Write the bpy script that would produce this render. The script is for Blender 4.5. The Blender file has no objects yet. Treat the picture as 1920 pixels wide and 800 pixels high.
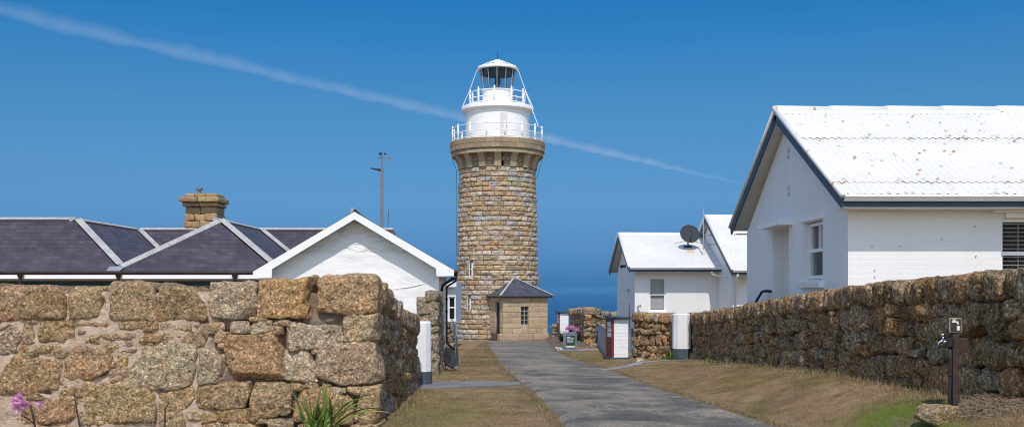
import bpy, math, random
import numpy as np
from mathutils import Vector, Matrix

random.seed(7)
RNG = np.random.default_rng(11)
C = bpy.context.scene.collection
F = 1867.0            # focal length in photo pixels, used to turn measurements into metres
YH = 541.0            # horizon row

def at(px, py, d):
    return Vector(((px-960)/F*d, d, (YH-py)/F*d))

# ------------------------------------------------------------------ noise
def _hash(ix, iy, iz, s):
    h = (ix*374761393 + iy*668265263 + iz*1274126177 + s*974634777) & 0xFFFFFFFF
    h = ((h ^ (h >> 13))*1103515245) & 0xFFFFFFFF
    h = ((h ^ (h >> 16))*2246822519) & 0xFFFFFFFF
    h = h ^ (h >> 15)
    return (h & 0xFFFFFF)/float(0xFFFFFF)*2-1

def vnoise(P, seed=0):
    P = np.asarray(P, float)
    i = np.floor(P).astype(np.int64); f = P-i
    u = f*f*(3-2*f)
    r = 0
    for dx in (0, 1):
        for dy in (0, 1):
            for dz in (0, 1):
                w = (u[:, 0] if dx else 1-u[:, 0])*(u[:, 1] if dy else 1-u[:, 1])*(u[:, 2] if dz else 1-u[:, 2])
                r = r+w*_hash(i[:, 0]+dx, i[:, 1]+dy, i[:, 2]+dz, seed)
    return r

def fbm(P, seed=0, o=3):
    a, r, s = 1.0, 0, 0
    P = np.asarray(P, float)
    for k in range(o):
        r = r+a*vnoise(P*(2.03**k), seed+k*17); s += a; a *= .5
    return r/s

def sm(x, a, b):
    t = min(1, max(0, (x-a)/(b-a))); return t*t*(3-2*t)

def smv(x, a, b):
    t = np.clip((x-a)/(b-a), 0, 1); return t*t*(3-2*t)

# ------------------------------------------------------------------ scene helpers
ORG = {}
def org(o):
    return ORG.get(o.name, Vector((0, 0, 0))) if o else Vector((0, 0, 0))

def tag(o, label=None, cat=None, group=None, kind=None):
    if label: o['label'] = label
    if cat: o['category'] = cat
    if group: o['group'] = group
    if kind: o['kind'] = kind
    return o

def thing(name, loc, label, cat, group=None, kind=None):
    o = bpy.data.objects.new(name, None)
    o.empty_display_size = .2
    C.objects.link(o); o.location = loc; ORG[o.name] = Vector(loc)
    return tag(o, label, cat, group, kind)

def dup(root, loc, label, group=None):
    def cp(o, par):
        c = o.copy(); C.objects.link(c); c.parent = par
        for ch in o.children: cp(ch, c)
        return c
    c = cp(root, None); c.location = loc; c['label'] = label
    if group: c['group'] = group
    return c

class MB:
    def __init__(s):
        s.V = []; s.F = []; s.T = []; s.tint = None
    def add(s, V, Fs, tint=None):
        b = len(s.V)
        s.V.extend([tuple(map(float, v)) for v in V])
        s.F.extend([tuple(int(i)+b for i in f) for f in Fs])
        t = tint if tint is not None else (s.tint or (1, 1, 1))
        if np.ndim(t) == 1: s.T.extend([tuple(t)]*len(V))
        else: s.T.extend([tuple(x) for x in t])
        return s
    def box(s, c, size, rz=0, tint=None, M=None):
        hx, hy, hz = size[0]/2, size[1]/2, size[2]/2
        R = M or Matrix.Rotation(rz, 3, 'Z')
        c = Vector(c)
        V = [c+R @ Vector((x*hx, y*hy, z*hz)) for x in (-1, 1) for y in (-1, 1) for z in (-1, 1)]
        return s.add(V, [(0, 1, 3, 2), (4, 6, 7, 5), (0, 4, 5, 1), (2, 3, 7, 6), (0, 2, 6, 4), (1, 5, 7, 3)], tint)
    def bx(s, x0, x1, y0, y1, z0, z1, tint=None):
        return s.box(((x0+x1)/2, (y0+y1)/2, (z0+z1)/2), (abs(x1-x0), abs(y1-y0), abs(z1-z0)), 0, tint)
    def bbox(s, x0, x1, y0, y1, z0, z1, b=.01, tint=None):     # bevelled box
        c = Vector(((x0+x1)/2, (y0+y1)/2, (z0+z1)/2)); h = (abs(x1-x0)/2, abs(y1-y0)/2, abs(z1-z0)/2)
        V, Fs = rbox(h, b, 1, 1, 1, full=True)
        return s.add([c+Vector(v) for v in V], Fs, tint)
    def cyl(s, p0, p1, r0, r1=None, n=12, cap=True, tint=None):
        r1 = r0 if r1 is None else r1
        p0, p1 = Vector(p0), Vector(p1); d = (p1-p0).normalized()
        a = d.orthogonal().normalized(); b = d.cross(a)
        V = []
        for p, r in ((p0, r0), (p1, r1)):
            for k in range(n):
                t = 2*math.pi*k/n
                V.append(p+(a*math.cos(t)+b*math.sin(t))*r)
        Fs = [(k, (k+1) % n, n+(k+1) % n, n+k) for k in range(n)]
        if cap: Fs += [tuple(range(n-1, -1, -1)), tuple(range(n, 2*n))]
        return s.add(V, Fs, tint)
    def tube(s, pts, r, n=8, tint=None):
        pts = [Vector(p) for p in pts]
        V = []; Fs = []
        a = None
        for i, p in enumerate(pts):
            d = ((pts[min(i+1, len(pts)-1)]-pts[max(i-1, 0)])).normalized()
            if a is None: a = d.orthogonal().normalized()
            a = (a-d*a.dot(d)).normalized(); b = d.cross(a)
            rr = r[i] if isinstance(r, (list, tuple)) else r
            for k in range(n):
                t = 2*math.pi*k/n
                V.append(p+(a*math.cos(t)+b*math.sin(t))*rr)
        for i in range(len(pts)-1):
            for k in range(n):
                Fs.append((i*n+k, i*n+(k+1) % n, (i+1)*n+(k+1) % n, (i+1)*n+k))
        Fs += [tuple(range(n-1, -1, -1)), tuple(range((len(pts)-1)*n, len(pts)*n))]
        return s.add(V, Fs, tint)
    def lathe(s, c, prof, n=64, tint=None):
        V = []; Fs = []
        m = len(prof)
        for r, z in prof:
            for k in range(n):
                t = 2*math.pi*k/n
                V.append((c[0]+r*math.cos(t), c[1]+r*math.sin(t), c[2]+z))
        for i in range(m-1):
            for k in range(n):
                Fs.append((i*n+k, i*n+(k+1) % n, (i+1)*n+(k+1) % n, (i+1)*n+k))
        return s.add(V, Fs, tint)
    def prism(s, poly, ext, tint=None):
        n = len(poly); e = Vector(ext)
        V = [Vector(p) for p in poly]+[Vector(p)+e for p in poly]
        Fs = [tuple(range(n-1, -1, -1)), tuple(range(n, 2*n))]+[(k, (k+1) % n, n+(k+1) % n, n+k) for k in range(n)]
        return s.add(V, Fs, tint)
    def blade(s, p0, az, lean, L, w, droop, n=7, tint=None, fold=.25, tw=0.0):
        # strap leaf: starts at p0, leaves at angle lean from vertical towards az, bends by droop over its length
        p = Vector(p0); ang = lean; V = []; T = []
        side = Vector((-math.sin(az), math.cos(az), 0))
        for i in range(n+1):
            t = i/n
            ww = w*(.55+.9*t if t < .4 else (1-((t-.4)/.6)**1.8)*.91+.02)
            dirv = Vector((math.cos(az)*math.sin(ang), math.sin(az)*math.sin(ang), math.cos(ang)))
            nrm = dirv.cross(side)
            sd = side*math.cos(tw)+nrm*math.sin(tw); nrm = dirv.cross(sd)
            V += [p-sd*ww/2+nrm*ww*fold*-.5, p, p+sd*ww/2+nrm*ww*fold*-.5]
            if tint is not None:
                tip = max(0, (t-.72)/.28)
                c = tuple(a*(1-tip*.8)+b*tip*.8 for a, b in zip(tint[0], tint[1])); T += [c]*3
            p = p+dirv*(L/n); ang += droop/n
        Fs = []
        for i in range(n):
            a = i*3
            Fs += [(a, a+1, a+4, a+3), (a+1, a+2, a+5, a+4)]
        return s.add(V, Fs, T if tint is not None else None)
    def build(s, name, mat, parent=None, smooth=False, loc=None, kind=None):
        o0 = org(parent) if parent else (Vector(loc) if loc is not None else Vector((0, 0, 0)))
        me = bpy.data.meshes.new(name)
        A = np.array(s.V)-np.array(o0)
        me.from_pydata(A.tolist(), [], s.F)
        at_ = me.attributes.new('tint', 'FLOAT_COLOR', 'POINT')
        t = np.ones((len(s.V), 4)); t[:, :3] = np.array(s.T)
        at_.data.foreach_set('color', t.ravel())
        if smooth:
            me.polygons.foreach_set('use_smooth', [True]*len(me.polygons))
            if smooth == 'auto':
                me.set_sharp_from_angle(angle=math.radians(38))
        me.materials.append(mat); me.validate(); me.update()
        o = bpy.data.objects.new(name, me); C.objects.link(o)
        if parent: o.parent = parent
        else: o.location = o0
        ORG[o.name] = o0
        if kind: o['kind'] = kind
        return o

def rbox(h, r, nx, ny, nz, full=False):
    """rounded box: subdivided cube surface, returns verts (N,3) and faces; ny is depth; without `full` the +y face is left off"""
    h = np.array(h, float); r = min(r, .95*min(h))
    def ax(n, hh):
        core = np.linspace(-(hh-r), hh-r, n+1)
        return np.concatenate([[-hh, -hh+r*.35], core, [hh-r*.35, hh]])
    X, Y, Z = ax(nx, h[0]), ax(ny, h[1]), ax(nz, h[2])
    idx = {}; V = []; Fs = []
    def vid(i, j, k):
        key = (i, j, k)
        if key not in idx:
            idx[key] = len(V); V.append((X[i], Y[j], Z[k]))
        return idx[key]
    a, b, c = len(X)-1, len(Y)-1, len(Z)-1
    for i in range(a):
        for k in range(c):
            Fs.append((vid(i, 0, k), vid(i+1, 0, k), vid(i+1, 0, k+1), vid(i, 0, k+1)))
            if full: Fs.append((vid(i, b, k), vid(i, b, k+1), vid(i+1, b, k+1), vid(i+1, b, k)))
    for j in range(b):
        for k in range(c):
            Fs.append((vid(0, j, k), vid(0, j, k+1), vid(0, j+1, k+1), vid(0, j+1, k)))
            Fs.append((vid(a, j, k), vid(a, j+1, k), vid(a, j+1, k+1), vid(a, j, k+1)))
    for i in range(a):
        for j in range(b):
            Fs.append((vid(i, j, 0), vid(i, j+1, 0), vid(i+1, j+1, 0), vid(i+1, j, 0)))
            Fs.append((vid(i, j, c), vid(i+1, j, c), vid(i+1, j+1, c), vid(i, j+1, c)))
    V = np.array(V)
    inner = np.clip(V, -(h-r), h-r); d = V-inner
    ln = np.linalg.norm(d, axis=1, keepdims=True); ln[ln == 0] = 1
    V = inner+d/ln*r
    return V, Fs

def stone(mb, c, size, t=(1, 0, 0), n=(0, -1, 0), r=.06, amp=.03, res=.05, tint=(1, 1, 1), warp=.06, seed=None, full=False, fs=5.0, wob=.0, fac=0):
    """one rough stone: size = (along t, depth along -n, height)"""
    seed = random.randrange(10**6) if seed is None else seed
    w, dp, hh = size
    nx, ny, nz = (max(2, int(q/res)) for q in (w, dp, hh))
    V, Fs = rbox((w/2, dp/2, hh/2), r, nx, min(ny, 6), nz, full)
    h = np.array([w/2, dp/2, hh/2])
    N = V/h
    d = np.sign(N)*np.abs(N)**3; d /= np.maximum(1e-6, np.linalg.norm(d, axis=1, keepdims=True))
    rs = np.random.default_rng(seed)
    a = rs.uniform(-1, 1, 8)*warp
    V2 = V.copy()
    V2[:, 0] += (a[0]*N[:, 2]+a[1]*N[:, 0]*N[:, 2])*min(w, hh)
    V2[:, 2] += (a[2]*N[:, 0]+a[3]*N[:, 0]*N[:, 2])*min(w, hh)
    for _ in range(fac):     # flat broken faces
        m = rs.normal(0, 1, 3)*np.array([1, .9, 1]); m[1] = -abs(m[1])-.25; m /= np.linalg.norm(m)
        pr = V2 @ m; lim = pr.max()*rs.uniform(.74, .93); ex = np.maximum(0, pr-lim); V2 -= ex[:, None]*m*.92
    V2[:, 1] += (a[4]*N[:, 0]+a[5]*N[:, 2])*dp*.3*(N[:, 1] < 0)
    q = V2+rs.uniform(-50, 50, 3)
    disp = amp*(.9*fbm(q*fs*.55, seed, 2)+.55*fbm(q*fs*2.2, seed+5, 2)+.28*fbm(q*fs*6, seed+9, 2))
    V2 += d*disp[:, None]
    t = np.array(t, float); n = np.array(n, float)
    lf = np.stack([fbm(V2*fs*.45+rs.uniform(-50, 50, 3), seed+k, 2) for k in (21, 22)], 1)*wob*min(w, hh)
    V2[:, 0] += lf[:, 0]; V2[:, 2] += lf[:, 1]
    W = np.array(c, float)+V2[:, :1]*t-V2[:, 1:2]*n+V2[:, 2:3]*np.array([0, 0, 1.])
    mb.add(W, Fs, tint)

def jit(c, a=.12, b=.04):
    k = 1+random.uniform(-a, a)
    return tuple(max(.02, x*k*(1+random.uniform(-b, b))) for x in c)

# ------------------------------------------------------------------ materials
def mat(name):
    m = bpy.data.materials.new(name); m.use_nodes = True
    nt = m.node_tree; b = nt.nodes['Principled BSDF']
    return m, nt, b
class NG:
    """terse node graph builder"""
    def __init__(s, nt): s.nt = nt
    def n(s, typ, **kw):
        x = s.nt.nodes.new(typ)
        for k, v in kw.items():
            if k.startswith('i_'):
                key = k[2:]
                sock = x.inputs[int(key)] if key.isdigit() else x.inputs[key.replace('_', ' ')]
                s.set(sock, v)
            else: setattr(x, k, v)
        return x
    def set(s, sock, v):
        if isinstance(v, bpy.types.NodeSocket): s.nt.links.new(v, sock)
        elif isinstance(v, bpy.types.Node): s.nt.links.new(v.outputs[0], sock)
        else:
            if isinstance(v, tuple) and len(v) == 3 and sock.type == 'RGBA': v = (*v, 1)
            sock.default_value = v
    def obj(s, sc=(1, 1, 1)):
        t = s.n('ShaderNodeTexCoord'); mp = s.n('ShaderNodeMapping'); s.nt.links.new(t.outputs['Object'], mp.inputs[0])
        mp.inputs['Scale'].default_value = sc
        return mp.outputs[0]
    def pos(s):
        return s.n('ShaderNodeNewGeometry').outputs['Position']
    def noise(s, vec, scale, detail=3, rough=.55, dist=0):
        x = s.n('ShaderNodeTexNoise'); s.set(x.inputs['Vector'], vec)
        x.inputs['Scale'].default_value = scale; x.inputs['Detail'].default_value = detail
        x.inputs['Roughness'].default_value = rough; x.inputs['Distortion'].default_value = dist
        return x.outputs[0]
    def vor(s, vec, scale, out='Distance', feature='F1'):
        x = s.n('ShaderNodeTexVoronoi', feature=feature); s.set(x.inputs['Vector'], vec); x.inputs['Scale'].default_value = scale
        return x.outputs[out]
    def ramp(s, f, stops, interp='LINEAR'):
        x = s.n('ShaderNodeValToRGB'); s.set(x.inputs[0], f); cr = x.color_ramp; cr.interpolation = interp
        while len(cr.elements) < len(stops): cr.elements.new(.5)
        for e, (p, c) in zip(cr.elements, stops):
            e.position = p; e.color = (*c, 1) if isinstance(c, tuple) else (c, c, c, 1)
        return x.outputs[0]
    def mix(s, f, a, b, mode='MIX'):
        x = s.n('ShaderNodeMix', data_type='RGBA', blend_type=mode)
        s.set(x.inputs[0], f); s.set(x.inputs[6], a); s.set(x.inputs[7], b)
        return x.outputs[2]
    def math(s, op, a, b=0.0, clamp=False):
        x = s.n('ShaderNodeMath', operation=op, use_clamp=clamp); s.set(x.inputs[0], a); s.set(x.inputs[1], b)
        return x.outputs[0]
    def attr(s, name='tint'):
        return s.n('ShaderNodeAttribute', attribute_name=name).outputs['Color']
    def sep(s, v):
        return s.n('ShaderNodeSeparateXYZ', i_0=v).outputs
    def comb(s, x, y, z=0.0):
        return s.n('ShaderNodeCombineXYZ', i_0=x, i_1=y, i_2=z).outputs[0]
    def bump(s, h, strength=.4, dist=.02, prev=None):
        x = s.n('ShaderNodeBump'); s.set(x.inputs['Height'], h)
        x.inputs['Strength'].default_value = strength; x.inputs['Distance'].default_value = dist
        if prev is not None: s.set(x.inputs['Normal'], prev)
        return x.outputs[0]

def simple(name, col, rough=.6, metal=0, var=.12, scale=6, bump=0, bscale=40):
    m, nt, b = mat(name); g = NG(nt)
    v = g.pos()
    n = g.noise(v, scale, 4)
    hi = tuple(min(1, c*(1+var)) for c in col); lo = tuple(c*(1-var) for c in col)
    base = g.mix(1.0, g.ramp(n, [(.3, lo), (.7, hi)]), g.attr(), 'MULTIPLY')
    g.set(b.inputs['Base Color'], base)
    b.inputs['Roughness'].default_value = rough; b.inputs['Metallic'].default_value = metal; b.inputs['Specular IOR Level'].default_value = .5 if metal or max(col) > .12 else .2
    if bump: g.set(b.inputs['Normal'], g.bump(g.noise(v, bscale, 4), bump, .01))
    return m

def granite(name, grain=42, contrast=1.0, lichen=.35, bump=.6):
    m, nt, b = mat(name); g = NG(nt)
    v = g.pos()
    n1 = g.noise(v, grain, 3, .7)
    n2 = g.noise(v, 3.1, 4, .6)
    n3 = g.noise(v, 9.0, 4, .65)
    cell = g.n('ShaderNodeTexVoronoi'); g.set(cell.inputs['Vector'], v); cell.inputs['Scale'].default_value = grain*1.15
    cv = g.sep(cell.outputs['Color'])[0]
    lo = 1-.5*contrast; hi = 1+.45*contrast; n5 = g.noise(v, 13, 5, .75)
    spk = g.ramp(cv, [(0, .42), (.2, .80), (.5, 1.0), (.8, 1.15), (.93, 1.7), (1, 2.1)])
    gr = g.ramp(n1, [(.3, lo), (.5, 1.0), (.72, hi)])
    c = g.mix(1.0, g.attr(), gr, 'MULTIPLY')
    c = g.mix(contrast, c, g.mix(1.0, c, g.ramp(n5, [(.32, .36), (.45, .92), (.7, 1.22)]), 'MULTIPLY'))  # cavity shade put into the colour: hollows of the bump darkened
    c = g.mix(.72*contrast, c, g.mix(1.0, c, spk, 'MULTIPLY'))
    c = g.mix(g.ramp(n2, [(.45, 0.0), (.65, .5)]), c, g.mix(1.0, c, (1.16, .94, .74), 'MULTIPLY'))    # iron staining
    c = g.mix(g.ramp(n3, [(.55, 0.0), (.72, lichen)]), c, (.07, .058, .04))
    n6 = g.noise(v, 5.3, 5, .7)
    c = g.mix(g.ramp(n6, [(.60, 0.0), (.68, lichen*.8)]), c, (.36, .29, .195))                     # dark lichen
    g.set(b.inputs['Base Color'], c)
    b.inputs['Roughness'].default_value = .92; b.inputs['Specular IOR Level'].default_value = .25
    bb = g.bump(n1, bump, .03)
    bb = g.bump(n5, bump, .05, bb); bb = g.bump(n3, bump*.9, .09, bb)
    g.set(b.inputs['Normal'], bb)
    return m

M = {}
M['granite'] = granite('granite', 34, 1.05, .3, 1.0)
M['granite_dry'] = granite('dry_stone', 26, 1.3, .5, 1.0)
M['granite_far'] = granite('tower_stone', 14, .5, .22, .5)
M['granite_smooth'] = granite('dressed_stone', 18, .35, .18, .25)

def mortar_mat():
    m, nt, b = mat('mortar'); g = NG(nt); v = g.pos()
    n = g.noise(v, 5, 5, .6); n2 = g.noise(v, 30, 4, .7)
    c = g.ramp(n, [(.25, (.42, .305, .22)), (.5, (.58, .43, .32)), (.75, (.66, .52, .405))])
    c = g.mix(1.0, c, g.attr(), 'MULTIPLY')
    c = g.mix(g.ramp(n2, [(.28, .7), (.42, 0.0)]), c, (.14, .11, .085))
    g.set(b.inputs['Base Color'], c); b.inputs['Roughness'].default_value = .95
    g.set(b.inputs['Normal'], g.bump(n2, 1.0, .03, g.bump(g.noise(v, 11, 5, .7), .9, .05, g.bump(n, .5, .05))))
    return m
M['mortar'] = mortar_mat()

def white_wall(name, brick=True, dirt=.12):
    m, nt, b = mat(name); g = NG(nt); v = g.pos(); s = g.sep(v)
    u = g.math('ADD', s[0], s[1])
    n = g.noise(v, 1.3, 5, .6); n2 = g.noise(v, 14, 4, .6)
    c = g.ramp(n, [(.3, (.70, .70, .695)), (.7, (.76, .76, .755))])
    c = g.mix(g.ramp(n2, [(.62, 0.0), (.8, dirt)]), c, (.52, .5, .46))
    st = g.noise(g.obj((5, 5, .5)), 1.4, 5, .7)
    c = g.mix(g.ramp(st, [(.56, 0.0), (.8, .30)]), c, (.50, .475, .42))
    bb = g.bump(n2, .18, .01)
    if brick:
        br = g.n('ShaderNodeTexBrick', offset=.5); g.set(br.inputs['Vector'], g.comb(u, s[2]))
        br.inputs['Scale'].default_value = 1; br.inputs['Brick Width'].default_value = .25; br.inputs['Row Height'].default_value = .085
        br.inputs['Mortar Size'].default_value = .007; br.inputs['Mortar Smooth'].default_value = .6
        br.inputs['Color1'].default_value = (1, 1, 1, 1); br.inputs['Color2'].default_value = (.93, .93, .93, 1); br.inputs['Mortar'].default_value = (0, 0, 0, 1)
        bb = g.bump(br.outputs['Color'], .28, .006, bb)
    g.set(b.inputs['Base Color'], g.mix(1.0, c, g.attr(), 'MULTIPLY')); b.inputs['Roughness'].default_value = .7
    g.set(b.inputs['Normal'], bb)
    return m
M['white_brick'] = white_wall('white_painted_brick')

def render_mat():
    m, nt, b = mat('white_render'); g = NG(nt); v = g.pos()
    n = g.noise(v, 1.1, 5, .62); n2 = g.noise(g.obj((1.6, 1.6, 4)), 2.6, 5, .6, .6); n3 = g.noise(v, 22, 3)
    zz = g.sep(v)[2]
    up = g.math('MULTIPLY', g.math('GREATER_THAN', zz, .93), 1.0)
    c = g.ramp(n, [(.3, (.75, .75, .745)), (.7, (.82, .82, .815))])
    g.set(b.inputs['Base Color'], c); b.inputs['Roughness'].default_value = .75
    rough = g.math('MULTIPLY', n2, g.math('ADD', g.math('MULTIPLY', up, .9), .16))
    bb = g.bump(rough, .8, .09); bb = g.bump(n3, .15, .008, bb)
    bb = g.bump(up, .9, .02, bb)
    g.set(b.inputs['Normal'], bb)
    return m
M['white_render'] = render_mat()
M['white_paint'] = simple('white_paint', (.8, .8, .8), .45, 0, .03, 3)
M['white_tower'] = simple('white_tower_paint', (.8, .8, .79), .5, 0, .05, 2.2, .15, 9)

def flat_(g, v):
    s = g.sep(v); return g.comb(s[0], s[1])
def roof_mat(name, spots, spot=None):
    m, nt, b = mat(name); g = NG(nt); v = g.pos()
    n = g.noise(v, .8, 4); n2 = g.noise(v, 16, 3, .6)
    c = g.ramp(n, [(.3, (.62, .61, .585)), (.7, (.69, .68, .66))])
    # drawn-out faint dirt
    c = g.mix(g.ramp(g.noise(g.obj((6, .5, .5)), 2.2, 4, .7), [(.55, 0.0), (.85, .18)]), c, (.58, .55, .49))
    big = g.ramp(g.noise(flat_(g, v), 1.6, 3), [(.36, 0.0), (.52, 1.0)])
    s2 = g.sep(v); flat = g.comb(s2[0], g.math('MULTIPLY', s2[1], .9)); vo = g.vor(flat, 4.6); sp = g.ramp(g.math('ADD', vo, g.math('MULTIPLY', n2, .26)), [(.275, 1.0), (.315, 0.0)])
    vo2 = g.vor(flat, 7.0); sp2 = g.ramp(g.math('ADD', vo2, g.math('MULTIPLY', n2, .25)), [(.42, 1.0), (.46, 0.0)])
    lap = g.attr('tint'); lap = g.math('SUBTRACT', 1.0, g.sep(lap)[0])       # near sheet laps
    k = g.math('MULTIPLY', g.math('MAXIMUM', g.math('MULTIPLY', sp, big), g.math('MULTIPLY', sp2, g.math('MULTIPLY', lap, big))), spots, True)
    rust = g.ramp(g.noise(v, 7, 2), [(.35, (.26, .15, .07)), (.55, (.42, .27, .13)), (.75, (.22, .17, .11))])
    c = g.mix(k, c, rust)
    if spot is not None:
        dd = g.n('ShaderNodeVectorMath', operation='DISTANCE', i_0=v); dd.inputs[1].default_value = spot
        kk = g.math('MULTIPLY', g.ramp(g.math('ADD', dd.outputs['Value'], g.math('MULTIPLY', g.noise(g.obj((9, 2, 2)), 3, 4, .7), .5)), [(.3, 1.0), (.55, 0.0)]), .75)
        c = g.mix(kk, c, (.62, .40, .16))
    g.set(b.inputs['Base Color'], c); b.inputs['Roughness'].default_value = .55
    g.set(b.inputs['Normal'], g.bump(n2, .12, .01))
    return m
M['roof_old'] = roof_mat('old_corrugated_sheet', .95)

def slate_mat():
    m, nt, b = mat('slate'); g = NG(nt); v = g.pos(); s = g.sep(v)
    vec = g.comb(g.math('ADD', s[0], s[1]), g.math('MULTIPLY', s[2], 1.8))
    br = g.n('ShaderNodeTexBrick', offset=.5); g.set(br.inputs['Vector'], vec)
    br.inputs['Scale'].default_value = 1; br.inputs['Brick Width'].default_value = .26; br.inputs['Row Height'].default_value = .2
    br.inputs['Mortar Size'].default_value = .008; br.inputs['Mortar Smooth'].default_value = .2; br.inputs['Bias'].default_value = -.1
    br.inputs['Color1'].default_value = (.047, .035, .047, 1); br.inputs['Color2'].default_value = (.072, .056, .070, 1)
    br.inputs['Mortar'].default_value = (.016, .013, .018, 1)
    n = g.noise(v, 2.2, 5, .65); n2 = g.noise(v, 30, 3)
    c = g.mix(1.0, br.outputs['Color'], g.ramp(n, [(.25, .65), (.5, 1.0), (.75, 1.45)]), 'MULTIPLY')
    c = g.mix(g.ramp(n2, [(.66, 0.0), (.8, .3)]), c, (.2, .19, .2))
    c = g.mix(1.0, c, g.attr(), 'MULTIPLY')
    g.set(b.inputs['Base Color'], c); b.inputs['Roughness'].default_value = .55
    saw = g.math('FRACT', g.math('DIVIDE', g.math('MULTIPLY', s[2], 1.8), .2))
    bb = g.bump(g.math('SUBTRACT', 1.0, saw), .8, .03)
    bb = g.bump(br.outputs['Fac'], -.4, .01, bb)
    g.set(b.inputs['Normal'], g.bump(n2, .25, .01, bb))
    return m
M['slate'] = slate_mat()

def lead_mat():
    m, nt, b = mat('ridge_flashing'); g = NG(nt); v = g.pos()
    n = g.noise(v, 4, 5, .65); n2 = g.noise(v, 18, 4, .7)
    c = g.ramp(n, [(.3, (.28, .28, .275)), (.7, (.42, .415, .40))])
    c = g.mix(g.ramp(n2, [(.54, 0.0), (.68, .7)]), c, (.14, .125, .10))
    g.set(b.inputs['Base Color'], c); b.inputs['Roughness'].default_value = .7
    g.set(b.inputs['Normal'], g.bump(n2, .3, .01))
    return m
M['lead'] = lead_mat()

def asphalt_mat():
    m, nt, b = mat('old_asphalt'); g = NG(nt); v = g.pos()
    mp = g.n('ShaderNodeMapping'); g.set(mp.inputs[0], v); mp.inputs['Scale'].default_value = (.8, .95, 1)
    n = g.noise(mp.outputs[0], 1.0, 7, .72, .4)
    n4 = g.noise(v, .35, 3)
    n2 = g.noise(v, 55, 3, .75); cell = g.n('ShaderNodeTexVoronoi'); g.set(cell.inputs['Vector'], v); cell.inputs['Scale'].default_value = 60
    cv = g.sep(cell.outputs['Color'])[1]
    c = g.ramp(n, [(.36, (.075, .072, .066)), (.47, (.118, .110, .097)), (.53, (.185, .166, .134)), (.66, (.25, .22, .17))])
    c = g.mix(1.0, c, g.ramp(n4, [(.3, .85), (.7, 1.15)]), 'MULTIPLY')
    c = g.mix(1.0, c, g.ramp(cv, [(0, .5), (.4, .95), (.85, 1.15), (.97, 2.0)]), 'MULTIPLY')
    c = g.mix(1.0, c, g.ramp(n2, [(.3, .7), (.7, 1.3)]), 'MULTIPLY')
    vd = g.n('ShaderNodeVectorMath', operation='ADD', i_0=v, i_1=g.comb(g.math('MULTIPLY', g.noise(v, 1.6, 4), .9), g.math('MULTIPLY', n, .9)))
    ck = g.vor(vd.outputs[0], .24, 'Distance', 'DISTANCE_TO_EDGE')
    c = g.mix(g.ramp(ck, [(.002, .6), (.006, 0.0)]), c, (.03, .03, .028))
    sx = g.noise(v, .9, 3)
    c = g.mix(g.math('MULTIPLY', g.ramp(sx, [(.66, 0.0), (.72, .35)]), 1.0), c, (.09, .085, .035))
    g.set(b.inputs['Base Color'], c); b.inputs['Roughness'].default_value = .9; b.inputs['Specular IOR Level'].default_value = .3
    g.set(b.inputs['Normal'], g.bump(n2, .6, .012, g.bump(n, .3, .03)))
    return m
M['asphalt'] = asphalt_mat()

def ground_mat():
    m, nt, b = mat('dry_lawn'); g = NG(nt); v = g.pos()
    z = g.sep(g.attr('tint'))     # r: bare earth, g: lush, b: lawn
    n = g.noise(v, .55, 5, .65, .3); n1 = g.noise(v, 2.6, 5, .7); n2 = g.noise(v, 45, 4, .75)
    mp = g.n('ShaderNodeMapping'); g.set(mp.inputs[0], v); mp.inputs['Scale'].default_value = (1, .5, 1)
    n3 = g.noise(mp.outputs[0], 9, 4, .7)
    dry = g.ramp(n1, [(.28, (.135, .085, .042)), (.5, (.25, .168, .088)), (.72, (.36, .26, .15))])
    grn = g.ramp(n1, [(.28, (.075, .062, .016)), (.55, (.135, .108, .032)), (.75, (.20, .15, .055))])
    k = g.math('ADD', g.ramp(n, [(.50, 0.0), (.62, .85)]), z[1], True)
    c = g.mix(k, dry, grn)
    c = g.mix(z[1], c, g.mix(n3, (.08, .13, .012), (.14, .21, .025)))
    c = g.mix(g.math('MULTIPLY', g.ramp(g.noise(v, 1.15, 5, .7), [(.55, 0.0), (.66, .8)]), 1.0), c, g.mix(n2, (.11, .075, .045), (.22, .16, .105)))
    c = g.mix(g.ramp(n3, [(.55, 0.0), (.72, .55)]), c, (.21, .155, .085))
    earth = g.ramp(n2, [(.3, (.085, .062, .045)), (.7, (.16, .12, .09))])
    c = g.mix(g.math('MULTIPLY', z[0], g.ramp(n1, [(.3, .4), (.55, 1.0)])), c, earth)
    c = g.mix(1.0, c, g.ramp(n2, [(.25, .55), (.5, 1.1), (.75, 1.6)]), 'MULTIPLY')
    g.set(b.inputs['Base Color'], c); b.inputs['Roughness'].default_value = .95; b.inputs['Specular IOR Level'].default_value = .15
    g.set(b.inputs['Normal'], g.bump(n2, .9, .03, g.bump(n3, .5, .05)))
    return m
M['ground'] = ground_mat()
def blade_mat(name, rough=.6, trans=.25):
    m, nt, b = mat(name); g = NG(nt)
    c = g.mix(1.0, g.attr(), g.ramp(g.noise(g.pos(), 25, 2), [(.3, .75), (.7, 1.2)]), 'MULTIPLY')
    g.set(b.inputs['Base Color'], c); b.inputs['Roughness'].default_value = rough
    tr = g.n('ShaderNodeBsdfTranslucent'); g.set(tr.inputs[0], c)
    ms = g.n('ShaderNodeMixShader'); ms.inputs[0].default_value = trans
    nt.links.new(b.outputs[0], ms.inputs[1]); nt.links.new(tr.outputs[0], ms.inputs[2])
    nt.links.new(ms.outputs[0], nt.nodes['Material Output'].inputs[0])
    return m
M['blade'] = blade_mat('leaf_blades')
M['petal'] = blade_mat('petals', .5, .35)
M['concrete'] = simple('concrete', (.22, .215, .205), .9, 0, .3, 3, .5, 40)
M['concrete_dark'] = simple('slab_concrete', (.15, .15, .152), .9, 0, .25, 2.4, .4, 30)
M['brown_pipe'] = simple('brown_metal', (.035, .024, .02), .4, 0, .2, 6)
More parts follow.
